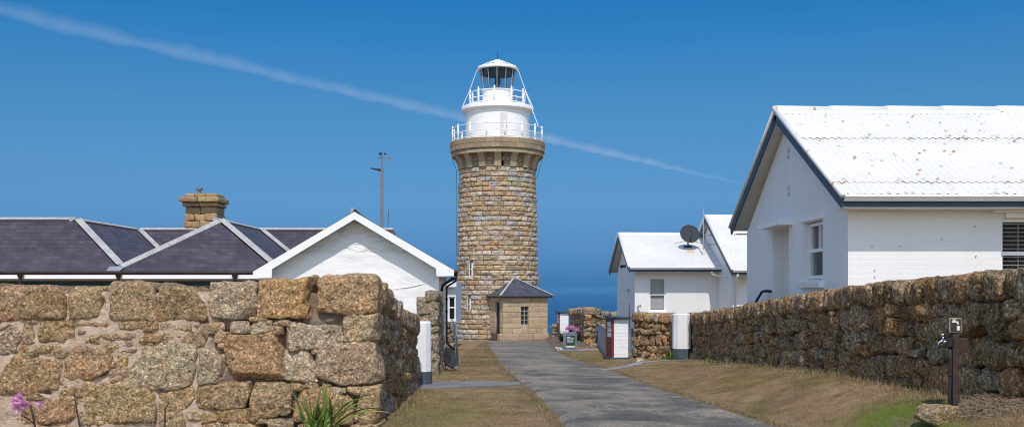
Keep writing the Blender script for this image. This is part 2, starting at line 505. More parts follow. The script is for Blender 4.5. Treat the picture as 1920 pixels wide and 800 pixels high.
M['dark_pipe'] = simple('dark_metal', (.03, .03, .032), .45, 0, .2, 8)
M['blue_grey'] = simple('blue_grey_paint', (.055, .085, .12), .5, 0, .12, 4)
M['pillar_foot'] = simple('slate_grey_paint', (.065, .088, .105), .6, 0, .12, 5)
M['light_blue_grey'] = simple('pale_blue_grey_paint', (.22, .28, .34), .5, 0, .1, 5)
M['board_frame'] = simple('grey_plastic', (.17, .22, .26), .5, 0, .06, 5)
M['red'] = simple('dull_red_paint', (.17, .03, .028), .55, 0, .15, 4)
M['green_panel'] = simple('dark_green_print', (.03, .085, .07), .5, 0, .05, 4)
M['dark_green'] = simple('dark_green_paint', (.012, .03, .026), .5, 0, .2, 4)
M['paper'] = simple('white_print', (.75, .75, .73), .6, 0, .04, 5)
M['orange'] = simple('orange_print', (.6, .2, .06), .6, 0, .04, 5)
M['galv'] = simple('galvanised_steel', (.38, .39, .40), .45, .5, .15, 12)
M['galv_dull'] = simple('weathered_steel', (.21, .2, .18), .6, .3, .25, 9)
M['dish'] = simple('dark_grey_dish', (.04, .047, .052), .85, 0, .05, 6)
M['chrome'] = simple('chrome', (.7, .7, .7), .15, 1, .03, 6)
M['post_brown'] = simple('brown_timber_post', (.06, .040, .034), .65, 0, .25, 14, .3, 60)
M['sign_brown'] = simple('dark_sign_print', (.06, .045, .03), .5, 0, .1, 6)
M['black'] = simple('room_shade_black', (.012, .012, .013), .8, 0, .1, 4)
M['frame_grey'] = simple('weathered_frame', (.3, .3, .29), .6, 0, .12, 7)
M['blind'] = simple('blind_slats', (.42, .42, .41), .55, 0, .05, 6)
M['curtain'] = simple('drawn_blind', (.42, .43, .42), .8, 0, .1, 2)
M['twig'] = simple('dry_twigs', (.30, .235, .17), .9, 0, .3, 20)
M['stem'] = simple('plant_stem', (.05, .035, .025), .7, 0, .2, 20)
M['soffit'] = simple('painted_soffit', (.72, .72, .70), .7, 0, .05, 4)

def glass_mat(name, tint=(.02, .025, .03), rough=.05, alpha=1):
    m, nt, b = mat(name); g = NG(nt)
    g.set(b.inputs['Base Color'], g.ramp(g.noise(g.pos(), 2, 2), [(.3, tuple(c*.8 for c in tint)), (.7, tint)]))
    b.inputs['Roughness'].default_value = rough; b.inputs['Alpha'].default_value = alpha
    return m
M['glass'] = glass_mat('window_glass', alpha=.08)
M['glass_dark'] = glass_mat('dark_window_glass')
M['lantern_glass'] = glass_mat('lantern_glass', (.05, .09, .11), .03, .18)
# ================================================================== terrain
_ds = np.linspace(-40, 420, 2301)
def _table(pts, w=3.0):
    a = np.interp(_ds, [p[0] for p in pts], [p[1] for p in pts])
    k = np.exp(-.5*(np.arange(-40, 41)*.2/w)**2); k /= k.sum()
    return np.convolve(np.pad(a, 40, mode='edge'), k, 'valid')
_P = _table([(-40, 1.55), (-10, 1.6), (0, 1.68), (13.3, 1.845), (20, 1.93), (30, 2.2), (42, 2.62), (65, 3.34), (75, 3.7), (85, 5), (300, 118), (420, 130)])
_B = _table([(-40, 1.25), (6, 1.28), (11, 1.33), (14, 1.36), (16.2, 1.43), (19.2, 1.53), (23.5, 1.8), (30.7, 2.2), (34, 2.33), (42, 2.62), (65, 3.34), (75, 3.7), (85, 5), (300, 118), (420, 130)], 1.5)
def Pd(d): return np.interp(d, _ds, _P)
def Bd(d): return np.minimum(np.interp(d, _ds, _B), Pd(d))
EDGE = [(-8, 1.15, 4.25), (8, .88, 3.95), (13.3, .655, 3.63), (15.9, .51, 3.32), (19.6, .26, 2.83), (25.5, -.2, 2.53), (29, -.39, 2.33), (33, -.55, 2.02), (39.5, -.78, 1.9), (50, -1.2, 2.0), (60, -1.55, 2.15), (66, -1.75, 2.3)]
def _edge(k):
    a = np.interp(_ds, [e[0] for e in EDGE], [e[k] for e in EDGE])
    g = np.exp(-.5*(np.arange(-40, 41)*.2/1.2)**2); g /= g.sum()
    return np.convolve(np.pad(a, 40, mode='edge'), g, 'valid')
_XL, _XR = _edge(1), _edge(2)
def XL(d): return np.interp(d, _ds, _XL)
def XR(d): return np.interp(d, _ds, _XR)
def H0(x, d):
    x = np.asarray(x, float); d = np.asarray(d, float)
    z = -Pd(d)
    xr = XR(d)
    z = z+(Pd(d)-Bd(d))*smv(x, xr+.15, np.maximum(xr+1.2, 5.3))
    z = z+.45*smv(d, 45, 58)*(1-smv(d, 66, 72))*smv(x, 1.7, 3.0)
    return z
def onpath(x, d, pad=0): return (x > XL(d)-pad) & (x < XR(d)+pad) & (d < 66)
def H(x, d):
    x = np.asarray(x, float); d = np.asarray(d, float)
    q = np.stack([np.ravel(x), np.ravel(d), np.zeros(x.size)], 1)
    k = np.ravel(smv(np.maximum(XL(d)-x, x-XR(d)), 0, .8))*np.ravel(1-smv(d, 60, 80))
    n = (fbm(q*.9, 3, 3)*.035+fbm(q*3.5, 5, 2)*.016)*k
    return H0(x, d)+n.reshape(x.shape)
def gz(x, d): return float(H(np.array([x]), np.array([d]))[0])

def ground():
    xs = np.concatenate([[-400, -200, -120, -80, -50, -35, -25, -18], np.arange(-14, 13.01, .2), [15, 18, 25, 35, 50, 80, 120, 200, 400]])
    ys = np.concatenate([[-200, -80, -40, -20], np.arange(-10, 70.01, .25), [75, 85, 100, 130, 180, 240, 300, 420]])
    X, Y = np.meshgrid(xs, ys)
    Z = H(X, Y)
    drop = smv(np.abs(X), 60, 400)*110
    Z = np.maximum(-117, np.where(Y < 70, Z-drop, np.minimum(Z, Z-drop*.3)))
    nx, ny = len(xs), len(ys)
    V = np.stack([X.ravel(), Y.ravel(), Z.ravel()], 1)
    Fs = [(j*nx+i, j*nx+i+1, (j+1)*nx+i+1, (j+1)*nx+i) for j in range(ny-1) for i in range(nx-1)]
    x, y = X.ravel(), Y.ravel()
    bare = smv(x, 1.2, 2.0)*(1-smv(x, 5.2, 6.2))*smv(y, 45.5, 48)*(1-smv(y, 66, 70))
    bare = np.maximum(bare, .6*np.exp(-((np.maximum(0, np.maximum(XL(y)-x, x-XR(y))))/.16)**2)*(y < 62))
    lush = 1.2*np.exp(-((x-4.6)/.45)**2-((y-11.7)/1.0)**2); lush = np.minimum(lush, 1)
    lush = np.maximum(lush, .28*np.exp(-((x+1.2)/.9)**2-((y-15.0)/2.5)**2))
    lush = np.maximum(lush, .35*np.exp(-((x-4.2)/.7)**2-((y-9.5)/1.5)**2))
    lush = np.maximum(lush, .30*np.exp(-((x-2.7)/.5)**2-((y-34)/4)**2))
    lush = np.maximum(lush, .4*np.exp(-((x+1.5)/.35)**2-((y-22.5)/1.2)**2))
    T = np.stack([bare, lush, np.ones_like(x)], 1)
    mb = MB(); mb.add(V, Fs, T)
    tag(mb.build('ground', M['ground'], smooth=True), kind='structure')
ground()

def sheet(name, rows, lift, material, nx=14):
    """a draped strip: rows of (d, xl, xr)"""
    mb = MB(); V = []; n = len(rows)
    for d, a, b in rows:
        for k in range(nx+1):
            x = a+(b-a)*k/nx
            V.append((x, d, 0))
    V = np.array(V); V[:, 2] = H0(V[:, 0], V[:, 1])+lift
    e = np.zeros(len(V)); e[::nx+1] = 1; e[nx::nx+1] = 1
    V[:, 2] -= e*(lift+.03)
    mb.add(V, [(j*(nx+1)+i, j*(nx+1)+i+1, (j+1)*(nx+1)+i+1, (j+1)*(nx+1)+i) for j in range(n-1) for i in range(nx)])
    return tag(mb.build(name, material, smooth=True), kind='structure')
rows = []
for d in np.arange(-8, 63.4, .12):
    q = np.array([[d*1.1, 0, 0]]); w = .07
    rows.append((d, float(XL(d))+w*fbm(q*1.6, 4, 4)[0]-.02, float(XR(d))+w*fbm(q*1.6+9, 8, 4)[0]+.02))
sheet('path', rows, .02, M['asphalt'], 16)

def draped(name, pts, lift, material, sub=.25, kind='structure'):
    """thin slab given by a left edge and a right edge of equal length"""
    L, R = pts
    LL, RR = [], []
    for (a, b, c, e) in zip(L[:-1], L[1:], R[:-1], R[1:]):
        n = max(2, int((Vector(b)-Vector(a)).length/sub))
        for k in range(n):
            LL.append(Vector(a).lerp(Vector(b), k/n)); RR.append(Vector(c).lerp(Vector(e), k/n))
    LL.append(Vector(L[-1])); RR.append(Vector(R[-1]))
    mb = MB(); V = []
    m = 4
    for i, (a, b) in enumerate(zip(LL, RR)):
        for k in range(m+1):
            p = a.lerp(b, k/m)
            jx = .03*fbm(np.array([[p.x*2, p.y*2, k]]), 6, 2)[0] if k in (0, m) else 0
            z = float(H(np.array([p.x]), np.array([p.y]))[0])+(lift if 0 < k < m else lift*.9)
            V.append((p.x+jx, p.y+jx, z))
        V.append((LL[i].x, LL[i].y, V[-m-1][2]-.12)); V.append((RR[i].x, RR[i].y, V[-2][2]-.12))
    s = m+3; Fs = []
    for i in range(len(LL)-1):
        for k in range(m): Fs.append((i*s+k, i*s+k+1, (i+1)*s+k+1, (i+1)*s+k))
        Fs.append((i*s, (i+1)*s, (i+1)*s+m+1, i*s+m+1)); Fs.append((i*s+m, i*s+m+2, (i+1)*s+m+2, (i+1)*s+m))
    mb.add(V, Fs)
    o = mb.build(name, material, smooth='auto')
    return tag(o, kind=kind)
# footpath on the left that meets the gate pillar, and the narrow one on the right
draped('side_path', ([(-2.9, 20.6), (-1.6, 20.75), (-.4, 20.9), (.2, 20.75)], [(-2.9, 18.75), (-1.6, 18.9), (-.4, 19.75), (.16, 20.1)]), .03, M['concrete_dark'])
draped('side_path', ([(2.3, 25.6), (2.95, 27.2), (3.7, 29.0), (4.6, 30.6), (5.4, 31.2)], [(2.3, 24.9), (3.2, 26.6), (3.95, 28.4), (4.8, 30.0), (5.5, 30.6)]), .022, M['concrete'])
draped('side_path', ([(1.85, 44.3), (2.7, 44.2), (4.2, 43.3)], [(1.85, 41.4), (2.7, 42.0), (4.2, 42.4)]), .04, M['concrete'])

# sea out to the horizon
def sea():
    m, nt, b = mat('sea_water'); g = NG(nt); v = g.pos()
    mp = g.n('ShaderNodeMapping'); g.set(mp.inputs[0], v); mp.inputs['Scale'].default_value = (1, .6, 1)
    n = g.noise(mp.outputs[0], .0016, 4, .6)
    g.set(b.inputs['Base Color'], g.ramp(n, [(.3, (.005, .045, .12)), (.7, (.007, .056, .145))]))
    b.inputs['Roughness'].default_value = .35; b.inputs['IOR'].default_value = 1.33; b.inputs['Specular IOR Level'].default_value = .12
    g.set(b.inputs['Normal'], g.bump(g.noise(mp.outputs[0], .05, 4, .6), .6, 3.0))
    mb = MB(); n_ = 96
    rad = [0, 400, 1500, 5000, 15000, 32000]
    V = [(0, 0, -115)]; Fs = []
    for r in rad[1:]:
        for k in range(n_):
            a = 2*math.pi*k/n_; V.append((r*math.cos(a), r*math.sin(a), -115))
    for k in range(n_): Fs.append((0, 1+k, 1+(k+1) % n_))
    for i in range(len(rad)-2):
        for k in range(n_):
            a = 1+i*n_; Fs.append((a+k, a+n_+k, a+n_+(k+1) % n_, a+(k+1) % n_))
    mb.add(V, Fs); tag(mb.build('sea', m), kind='structure')
sea()

# ================================================================== stone walls
TAN = [(.43, .298, .168), (.40, .273, .155), (.45, .317, .19), (.455, .328, .205), (.415, .29, .172), (.43, .283, .15)]
GREYT = [(.47, .36, .235), (.48, .375, .255)]
DRY = [(.48, .33, .18), (.43, .29, .155), (.52, .37, .22), (.38, .265, .15), (.48, .355, .225), (.52, .31, .145), (.50, .39, .26)]
def pick(L): return jit(random.choice(L))

def pack(mb, A, B, n, zb, zt, rows=4, wr=(.28, .62), cop=.3, copw=(.3, .55), thick=.5, res=.055, pal=DRY, amp=.05, r=.09, copmb=None, split=.3, rowh=None, overhang=.04, wob=.10, jo=.055, fill=1.03, fac=5):
    """courses of rough stones from A to B on the side of n; zb, zt are functions of the distance along the wall"""
    A, B, n = Vector(A), Vector(B), Vector(n); L = (B-A).length; t = (B-A)/L
    fr = [0]
    for k in range(rows): fr.append(fr[-1]+random.uniform(.75, 1.25))
    fr = [f/(fr[-1] or 1) for f in fr]
    for i in range(rows):
        u = 0.0
        while u < L-.02:
            w = random.uniform(*wr)
            if L-u-w < wr[0]*.6: w = L-u
            um = u+w/2
            b, tp = zb(um), zt(um)-cop
            wob = .035*(tp-b)*math.sin(um*1.7+i*2.1)
            z0 = b+fr[i]*(tp-b)+(wob if i else -.12); z1 = b+fr[i+1]*(tp-b)+(.035*(tp-b)*math.sin(um*1.7+(i+1)*2.1) if i < rows-1 else .02)
            parts = [(z0, z1)]
            if random.random() < split and z1-z0 > .26:
                q = random.uniform(.38, .62); parts = [(z0, z0+(z1-z0)*q), (z0+(z1-z0)*q, z1)]
            for a, c in parts:
                subs = [(u, w)]
                if random.random() < .35 and w > wr[0]*1.5: subs = [(u, w*.55), (u+w*.55, w*.45)]
                for uu, ww in subs:
                    out = random.uniform(-jo, jo*.7)
                    dp = .34
                    cc = A+t*(uu+ww/2)+n*(out-dp/2)
                    stone(mb, (cc.x, cc.y, (a+c)/2), (ww*fill, dp, (c-a)*fill), t, n, random.uniform(r*.6, r*1.15), amp, res, pick(pal), .13, wob=wob, fac=fac)
            u += w
    if cop > 0:
        u = 0; cm = copmb or mb
        while u < L-.02:
            w = random.uniform(*copw)
            if L-u-w < copw[0]*.6: w = L-u
            h = cop*random.uniform(.96, 1.06)
            dp = thick
            cc = A+t*(u+w/2)+n*(overhang-dp/2+random.uniform(-.03, .03))
            stone(cm, (cc.x, cc.y, zt(u+w/2)-cop+h/2), (w*1.02, dp, h), t, n, random.uniform(.06, .09), amp, res, pick(pal), .05, full=True, wob=wob*.7, fac=min(fac, 2))
            u += w

def core(mb, A, B, n, zb, zt, inset, thick, tint=(.35, .33, .3), k=40):
    A, B, n = Vector(A), Vector(B), Vector(n); L = (B-A).length; t = (B-A)/L
    V = []; m = max(2, int(L/.5))
    for i in range(m+1):
        u = L*i/m; p = A+t*u
        for q, z in ((inset, zb(u)-.3), (inset, zt(u)), (thick, zt(u)), (thick, zb(u)-.3)):
            c = p-n*q; V.append((c.x, c.y, z))
    Fs = [(i*4+j, i*4+(j+1) % 4, (i+1)*4+(j+1) % 4, (i+1)*4+j) for i in range(m) for j in range(4)]
    Fs += [(3, 2, 1, 0), (m*4, m*4+1, m*4+2, m*4+3)]
    mb.add(V, Fs, tint)

# ---- thick mortared wall in the left foreground
DW = 13.3; KX = DW/F
FRONT = [  # photo rectangles of the blocks of the front face
 (-112,536,-60,606),(-58,538,-17,600),(-16,536,39,603),(41,539,123,598),(128,539,189,594),(205,531,292,603),(293,537,383,603),(391,531,479,598),(480,522,585,595),(593,515,708,591),
 (-90,608,-12,668),(-10,607,39,666),(40,608,67,646),(66,598,141,644),(141,599,204,612),(212,599,292,618),(300,604,363,620),(364,607,420,627),(332,621,390,653),(401,625,424,645),
 (184,624,247,639),(67,645,103,661),(-98,672,0,738),(3,670,108,738),(118,646,204,710),(247,645,364,727),(369,655,424,718),(221,662,241,692),
 (425,626,533,714),(534,603,642,656),(643,589,709,642),(533,657,593,718),(595,643,708,723),(432,601,469,625),(470,603,510,628),(512,598,545,611),(509,612,532,629),(467,594,502,605),
 (400,622,431,640),(396,604,418,621),(584,652,600,665),(407,642,427,655),(158,717,292,797),(70,744,144,794),(-80,742,-12,805),(-10,742,70,805),(41,730,90,749),(295,729,366,771),(366,715,468,768),
 (468,714,546,783),(407,766,468,792),(470,778,502,796),(503,784,552,812),(554,727,664,790),(673,722,714,793),(621,725,650,739),(650,724,680,740),(572,714,598,728),(600,718,622,730),(662,777,690,792),
 (347,771,377,792),(377,772,406,793),(283,775,297,798),(298,772,344,804),(144,770,160,796),(108,722,156,744),(268,600,300,620),(108,672,118,700),(205,690,246,716),(192,640,216,660),
 (-90,806,-20,850),(-18,808,60,850),(62,797,150,850),(152,800,240,850),(242,802,330,850),(332,806,420,850),(422,794,500,850),(502,812,590,850),(556,792,640,828),(642,793,712,850),(592,830,640,852)]
t_wall = thing('stone_wall', (-4.5, 13.6, -1.84), 'thick wall of big tan granite blocks set in pinkish mortar beside the lawn', 'stone wall')
wb = MB(); cb = MB()
for (x0, y0, x1, y1) in FRONT:
    w, h = (x1-x0)*KX, (y1-y0)*KX
    c = at((x0+x1)/2, (y0+y1)/2, DW)
    big = min(w, h) > .3
    left = x1 < 420
    top = y0 < 545
    pal = TAN if random.random() < .88 else GREYT
    tint = pick(pal)
    if x0 == 480: tint = (.49, .315, .155)
    if x0 == 595: tint = (.45, .33, .22)
    if x0 == 534 or x0 == 470 or x0 == 432: tint = (.47, .37, .26)
    if x0 == 533: tint = (.50, .405, .285)
    dp = .62 if top else (.5 if big else .26)
    gapc = 1.015 if not left else 1.04
    out = random.uniform(0, .018)+(.02 if big else .006)
    rr = (.05 if big else .035)*(1.25 if left else 1)
    if x0 == 593: rr = .10
    stone(cb if top else wb, (c.x, DW+dp/2-out, c.z), (w*gapc, dp, h*gapc), r=rr, amp=.042 if big else .022, res=.036 if big else .03, tint=tint, warp=.05 if big else .10, full=top, wob=.09 if big else .12, fac=(1 if top else 3) if big else 2)
def covered(x, y, m=3): return any(a-m < x < c+m and b-m < y < d+m for a, b, c, d in FRONT)
FR = random.Random(77); k = 0
while k < 95:
    x, y = FR.uniform(-105, 700), FR.uniform(600, 840)
    if covered(x, y): continue
    w, h = FR.uniform(10, 34), FR.uniform(8, 20); c = at(x, y, DW); k += 1
    stone(wb, (c.x, DW+.09-FR.uniform(-.012, .012), c.z), (w*KX, .18, h*KX), r=.03, amp=.02, res=.03, tint=pick(TAN), warp=.14, wob=.15, fac=3)
zt_side = lambda u: float(np.interp(u, [0, 1.2, 2.6, 4, 6.1], [.12, .0, -.2, -.38, -.58]))
zb_side = lambda u: gz(-1.8, 13.3+u)
pack(wb, (-1.816, 13.85, 0), (-1.816, 19.45, 0), (1, 0, 0), lambda u: zb_side(u+.55), lambda u: zt_side(u+.55), 5, (.2, .45), .34, (.28, .45), .62, .045, [(.34, .24, .14), (.30, .21, .125), (.37, .29, .2), (.34, .235, .13), (.38, .32, .25)], .05, .07, cb, .4)
wb.build('stonework', M['granite'], t_wall, True)
cb.build('coping', M['granite'], t_wall, True)
# mortar bed: nearly flush on the left, recessed on the right and tinted darker there to imitate shade
def mortar():
    mb = MB()
    px = np.arange(-112, 704, 3.0); py = np.arange(546, 852, 3.0)
    X, Y = np.meshgrid(px, py); q = np.stack([X.ravel()*.01, Y.ravel()*.01, np.zeros(X.size)], 1)
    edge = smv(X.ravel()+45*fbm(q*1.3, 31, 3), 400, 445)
    inb = np.clip(fbm(q*2.2, 35, 3), -1, 1)
    off = (-.010+.034*fbm(q*3.4, 33, 5)-.02*np.maximum(0, inb))*(1-edge)-edge*(.15+.03*fbm(q*3, 37, 2))
    off += edge*.06*smv(fbm(q*1.7, 39, 3), .18, .36)
    # hollow joints here and there on the left
    off -= (1-edge)*.07*smv(fbm(q*2.6, 41, 2), .36, .5)
    top = 549+14*fbm(q*np.array([1.6, 0, 0])+5, 43, 3)
    Yr = np.maximum(Y.ravel(), top); off -= .12*(Y.ravel() < top)
    V = np.stack([(X.ravel()-960)*KX, DW-off, (YH-Yr)*KX], 1)
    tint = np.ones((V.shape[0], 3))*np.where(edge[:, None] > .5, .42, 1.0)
    nx, ny = len(px), len(py)
    mb.add(V, [(j*nx+i, (j+1)*nx+i, (j+1)*nx+i+1, j*nx+i+1) for j in range(ny-1) for i in range(nx-1)], tint)
    # hearting behind
    mb.bx(-7.7, -1.95, DW+.22, DW+.62, -2.4, -.10, (.5, .47, .42))
    core(mb, (-1.816, 13.75, 0), (-1.816, 19.4, 0), (1, 0, 0), lambda u: -2.1, lambda u: zt_side(u+.45)-.1, .13, .6, (.45, .4, .34))
    mb.build('mortar', M['mortar'], t_wall, True)
mortar()

# ---- dry-stone wall along the right of the path
XW = 5.54
ZT = [(6, .42), (8, .32), (10.9, .22), (13, .15), (16.2, .06), (19.9, -.14), (25, -.46), (30.7, -.77)]
zt_r = lambda u: float(np.interp(31.4-u, [p[0] for p in ZT], [p[1] for p in ZT]))
zb_r = lambda u: gz(XW-.1, 31.4-u)
t_wall = thing('stone_wall', (XW, 18, -1.5), 'long dark dry-stone wall with rounded coping below the big white house', 'stone wall')
wb = MB(); cb = MB()
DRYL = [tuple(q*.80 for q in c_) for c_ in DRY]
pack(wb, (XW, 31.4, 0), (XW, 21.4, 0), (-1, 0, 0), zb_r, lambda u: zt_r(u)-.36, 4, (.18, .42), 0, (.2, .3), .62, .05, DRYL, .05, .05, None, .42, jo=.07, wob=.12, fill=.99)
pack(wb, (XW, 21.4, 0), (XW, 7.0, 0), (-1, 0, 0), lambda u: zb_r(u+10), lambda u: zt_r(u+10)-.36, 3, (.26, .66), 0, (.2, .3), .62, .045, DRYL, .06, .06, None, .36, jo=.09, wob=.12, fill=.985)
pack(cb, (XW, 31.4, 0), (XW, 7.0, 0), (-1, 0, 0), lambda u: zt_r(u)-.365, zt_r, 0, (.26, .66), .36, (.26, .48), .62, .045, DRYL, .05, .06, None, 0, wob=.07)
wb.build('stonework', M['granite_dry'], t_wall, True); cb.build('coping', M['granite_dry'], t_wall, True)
mb = MB(); core(mb, (XW, 31.4, 0), (XW, 7.0, 0), (-1, 0, 0), zb_r, lambda u: zt_r(u)-.12, .24, .6, (.07, .062, .052)); mb.build('hearting', M['mortar'], t_wall)  # core tinted near black to paint the shade in the gaps

# ---- short stretch between the red-sided box and the pillar
t_wall = thing('stone_wall', (4.5, 32, -2.2), 'short dry-stone wall filling the gap between red-sided box and white pillar', 'stone wall')
wb = MB(); cb = MB()
A_, B_ = (3.98, 32.9, 0), (5.12, 31.4, 0)
nn = Vector((B_[1]-A_[1], -(B_[0]-A_[0]), 0)).normalized()
pack(wb, A_, B_, nn, lambda u: gz(4.5, 32)-.05, lambda u: -.80, 5, (.16, .36), .3, (.16, .3), .6, .05, DRY, .045, .06, cb, .3)
for s in (1,):
    e = Vector(A_); pack(wb, e+Vector((.45, .35, 0)), e, (-.8, -.6, 0), lambda u: gz(4.2, 32.5)-.05, lambda u: -.8, 4, (.25, .45), .3, (.25, .4), .5, .05, DRY, .045, .06, cb, .2)
wb.build('stonework', M['granite_dry'], t_wall, True); cb.build('coping', M['granite_dry'], t_wall, True)
mb = MB(); core(mb, A_, B_, nn, lambda u: -2.4, lambda u: -.95, .18, .55, (.1, .09, .075)); mb.build('hearting', M['mortar'], t_wall)  # dark core tint imitates shade between the stones

# ---- far walls on the right
PALE = [(.36, .28, .185), (.33, .255, .165), (.38, .31, .22), (.31, .26, .2)]
t_wall = thing('stone_wall', (4.2, 51, -2.7), 'rough stone wall behind the pink flowers, tallest at its rounded near end', 'stone wall')
wb = MB(); cb = MB()
pack(wb, (3.25, 56.5, 0), (3.68, 49.8, 0), (-1, -.064, 0), lambda u: gz(3.4, 53), lambda u: -1.15+.03*u, 5, (.3, .6), .35, (.3, .6), .6, .08, DRY, .06, .1, cb, .3)
pack(wb, (3.60, 49.8, 0), (4.5, 49.9, 0), (0, -1, 0), lambda u: gz(3.9, 50), lambda u: -1.0, 5, (.22, .45), .32, (.3, .5), .6, .06, PALE, .05, .09, cb, .3)
pack(wb, (4.45, 52, 0), (6.3, 52.3, 0), (0, -1, 0), lambda u: gz(4.8, 52), lambda u: -1.2, 4, (.5, .9), .4, (.5, .8), .6, .07, PALE, .04, .06, cb, .1)
wb.build('stonework', M['granite_dry'], t_wall, True); cb.build('coping', M['granite'], t_wall, True)
mb = MB(); core(mb, (3.3, 56.4, 0), (3.7, 49.9, 0), (-1, -.064, 0), lambda u: -3.2, lambda u: -1.25, .15, .6, (.25, .22, .19)); core(mb, (3.7, 49.9, 0), (4.5, 49.95, 0), (0, -1, 0), lambda u: -3.2, lambda u: -1.2, .14, .6, (.25, .22, .19)); core(mb, (4.45, 52.0, 0), (6.3, 52.3, 0), (0, -1, 0), lambda u: -3.2, lambda u: -1.4, .12, .6, (.3, .27, .23)); mb.build('hearting', M['mortar'], t_wall)
t_wall = thing('stone_wall', (2.6, 60, -2.8), 'low stub of tan stone wall beside the farther white box near the sea', 'stone wall')
wb = MB(); pack(wb, (2.42, 60, 0), (2.85, 60, 0), (0, -1, 0), lambda u: gz(2.6, 60)-.1, lambda u: -2.15, 3, (.2, .4), .2, (.2, .4), .5, .07, PALE, .04, .05, None, .2)
wb.build('stonework', M['granite'], t_wall, True)
mb = MB(); core(mb, (2.42, 60, 0), (2.85, 60, 0), (0, -1, 0), lambda u: -3.1, lambda u: -2.25, .1, .45, (.3, .26, .2)); mb.build('hearting', M['mortar'], t_wall)

# ---- stub against the cottage corner
t_wall = thing('stone_wall', (-1.98, 23.6, -2.0), 'tall stub of squared tan stones between white pillar and brown downpipe', 'stone wall')
wb = MB()
pack(wb, (-2.24, 23.4, 0), (-1.74, 23.4, 0), (0, -1, 0), lambda u: gz(-2, 23.4), lambda u: -.32+.22*min(1, u/.25), 8, (.16, .34), 0, (.2, .3), .4, .04, PALE, .022, .03, None, .1, wob=.02, jo=.02)
pack(wb, (-1.72, 23.45, 0), (-1.72, 25.3, 0), (1, 0, 0), lambda u: gz(-1.7, 24), lambda u: -.1, 8, (.2, .4), 0, (.2, .3), .4, .05, PALE, .025, .03, None, .1, wob=.02, jo=.02)
wb.build('stonework', M['granite'], t_wall, True)
mb = MB(); mb.bx(-2.2, -1.8, 23.5, 25.25, -2.3, -.2, (.45, .4, .33)); mb.build('hearting', M['mortar'], t_wall)

# ================================================================== gate pillars
def pillar(label, x, y, zb, h, w, foot):
    t = thing('gate_pillar', (x, y, zb), label, 'pillar', 'white gate pillars')
    def octa(hw, ch, z0, z1, mb, taper=1.0):
        pts = [(-hw, -hw+ch), (-hw+ch, -hw), (hw-ch, -hw), (hw, -hw+ch), (hw, hw-ch), (hw-ch, hw), (-hw+ch, hw), (-hw, hw-ch)]
        n = 8; V = [(x+a, y+b, z0) for a, b in pts]+[(x+a*taper, y+b*taper, z1) for a, b in pts]
        mb.add(V, [tuple(range(7, -1, -1)), tuple(range(8, 16))]+[(k, (k+1) % 8, 8+(k+1) % 8, 8+k) for k in range(8)])
    a = MB(); octa(w/2, w*.23, zb+foot, zb+h-.03, a, .97); octa(w/2*.97, w*.24, zb+h-.03, zb+h, a, .86); a.build('shaft', M['white_render_p'], t)
    b = MB(); octa(w/2+.012, w*.23, zb-.2, zb+foot, b); b.build('foot', M['pillar_foot'], t)
M['white_render_p'] = white_wall('painted_pillar', False, .3)
pillar('white pillar with dark grey foot between the two dry-stone walls', 5.27, 31.0, gz(5.2, 30.8), 1.44, .54, .36)
pillar('white pillar with dark grey foot at the end of the big mortared block wall', -1.83, 20.25, gz(-1.8, 20.2), 1.29, .37, .28)
# ================================================================== lighthouse
LX, LY = -.98, 67.6
t_l = thing('lighthouse', (LX, LY, -3.5), 'round granite lighthouse with white lantern room and small stone porch at path end', 'lighthouse')
def pol(r, a, z):          # a = 0 faces the camera, positive to the right
    return Vector((LX+r*math.sin(a), LY-r*math.cos(a), z))
def tower_r(z):
    return float(np.interp(z, [-3.6, -2, 1, 4.9, 8.3], [2.86, 2.79, 2.72, 2.65, 2.57]))
TW = [(.42, .325, .22), (.36, .275, .185), (.46, .38, .28), (.45, .315, .18), (.43, .29, .165), (.40, .335, .27), (.42, .385, .34), (.36, .35, .335), (.48, .42, .34), (.39, .30, .20), (.33, .25, .165), (.44, .34, .225)]
WIN = [(-.695, .95, .33, .85), (-.735, -3.08+1.75, .30, .72)]      # angle, z bottom, width, height
mb = MB()
def block(mb, a0, a1, z0, z1, tint, amp=.12, pil=.055, n=(9, 6), rf=tower_r, base=0.0):
    nu, nv = n
    us = np.concatenate([[0, .06], np.linspace(.2, .8, nu-2), [.94, 1]]); vs = np.concatenate([[0, .1], np.linspace(.3, .7, nv-2), [.9, 1]])
    U, W = np.meshgrid(us, vs)
    u, v = U.ravel(), W.ravel()
    a = a0+(a1-a0)*u; z = z0+(z1-z0)*v
    r = np.array([rf(q) for q in z])
    ed = np.minimum(np.minimum(u, 1-u)*(a1-a0)*2.7/.05, np.minimum(v, 1-v)*(z1-z0)/.04)
    e = np.clip(ed, 0, 1)
    q = np.stack([np.sin(a)*r, -np.cos(a)*r, z], 1)
    d = (pil*np.sqrt(e)+amp*e*(.8*fbm(q*2.6, 51, 2)+.9*fbm(q*7, 53, 2)))+base
    rr = r-.05+d
    V = np.stack([LX+rr*np.sin(a), LY-rr*np.cos(a), z], 1)
    nx = len(us)
    mb.add(V, [(j*nx+i, j*nx+i+1, (j+1)*nx+i+1, (j+1)*nx+i) for j in range(len(vs)-1) for i in range(nx-1)], tint)
zs = -3.62; nc = 36; ch = (8.22-zs)/nc
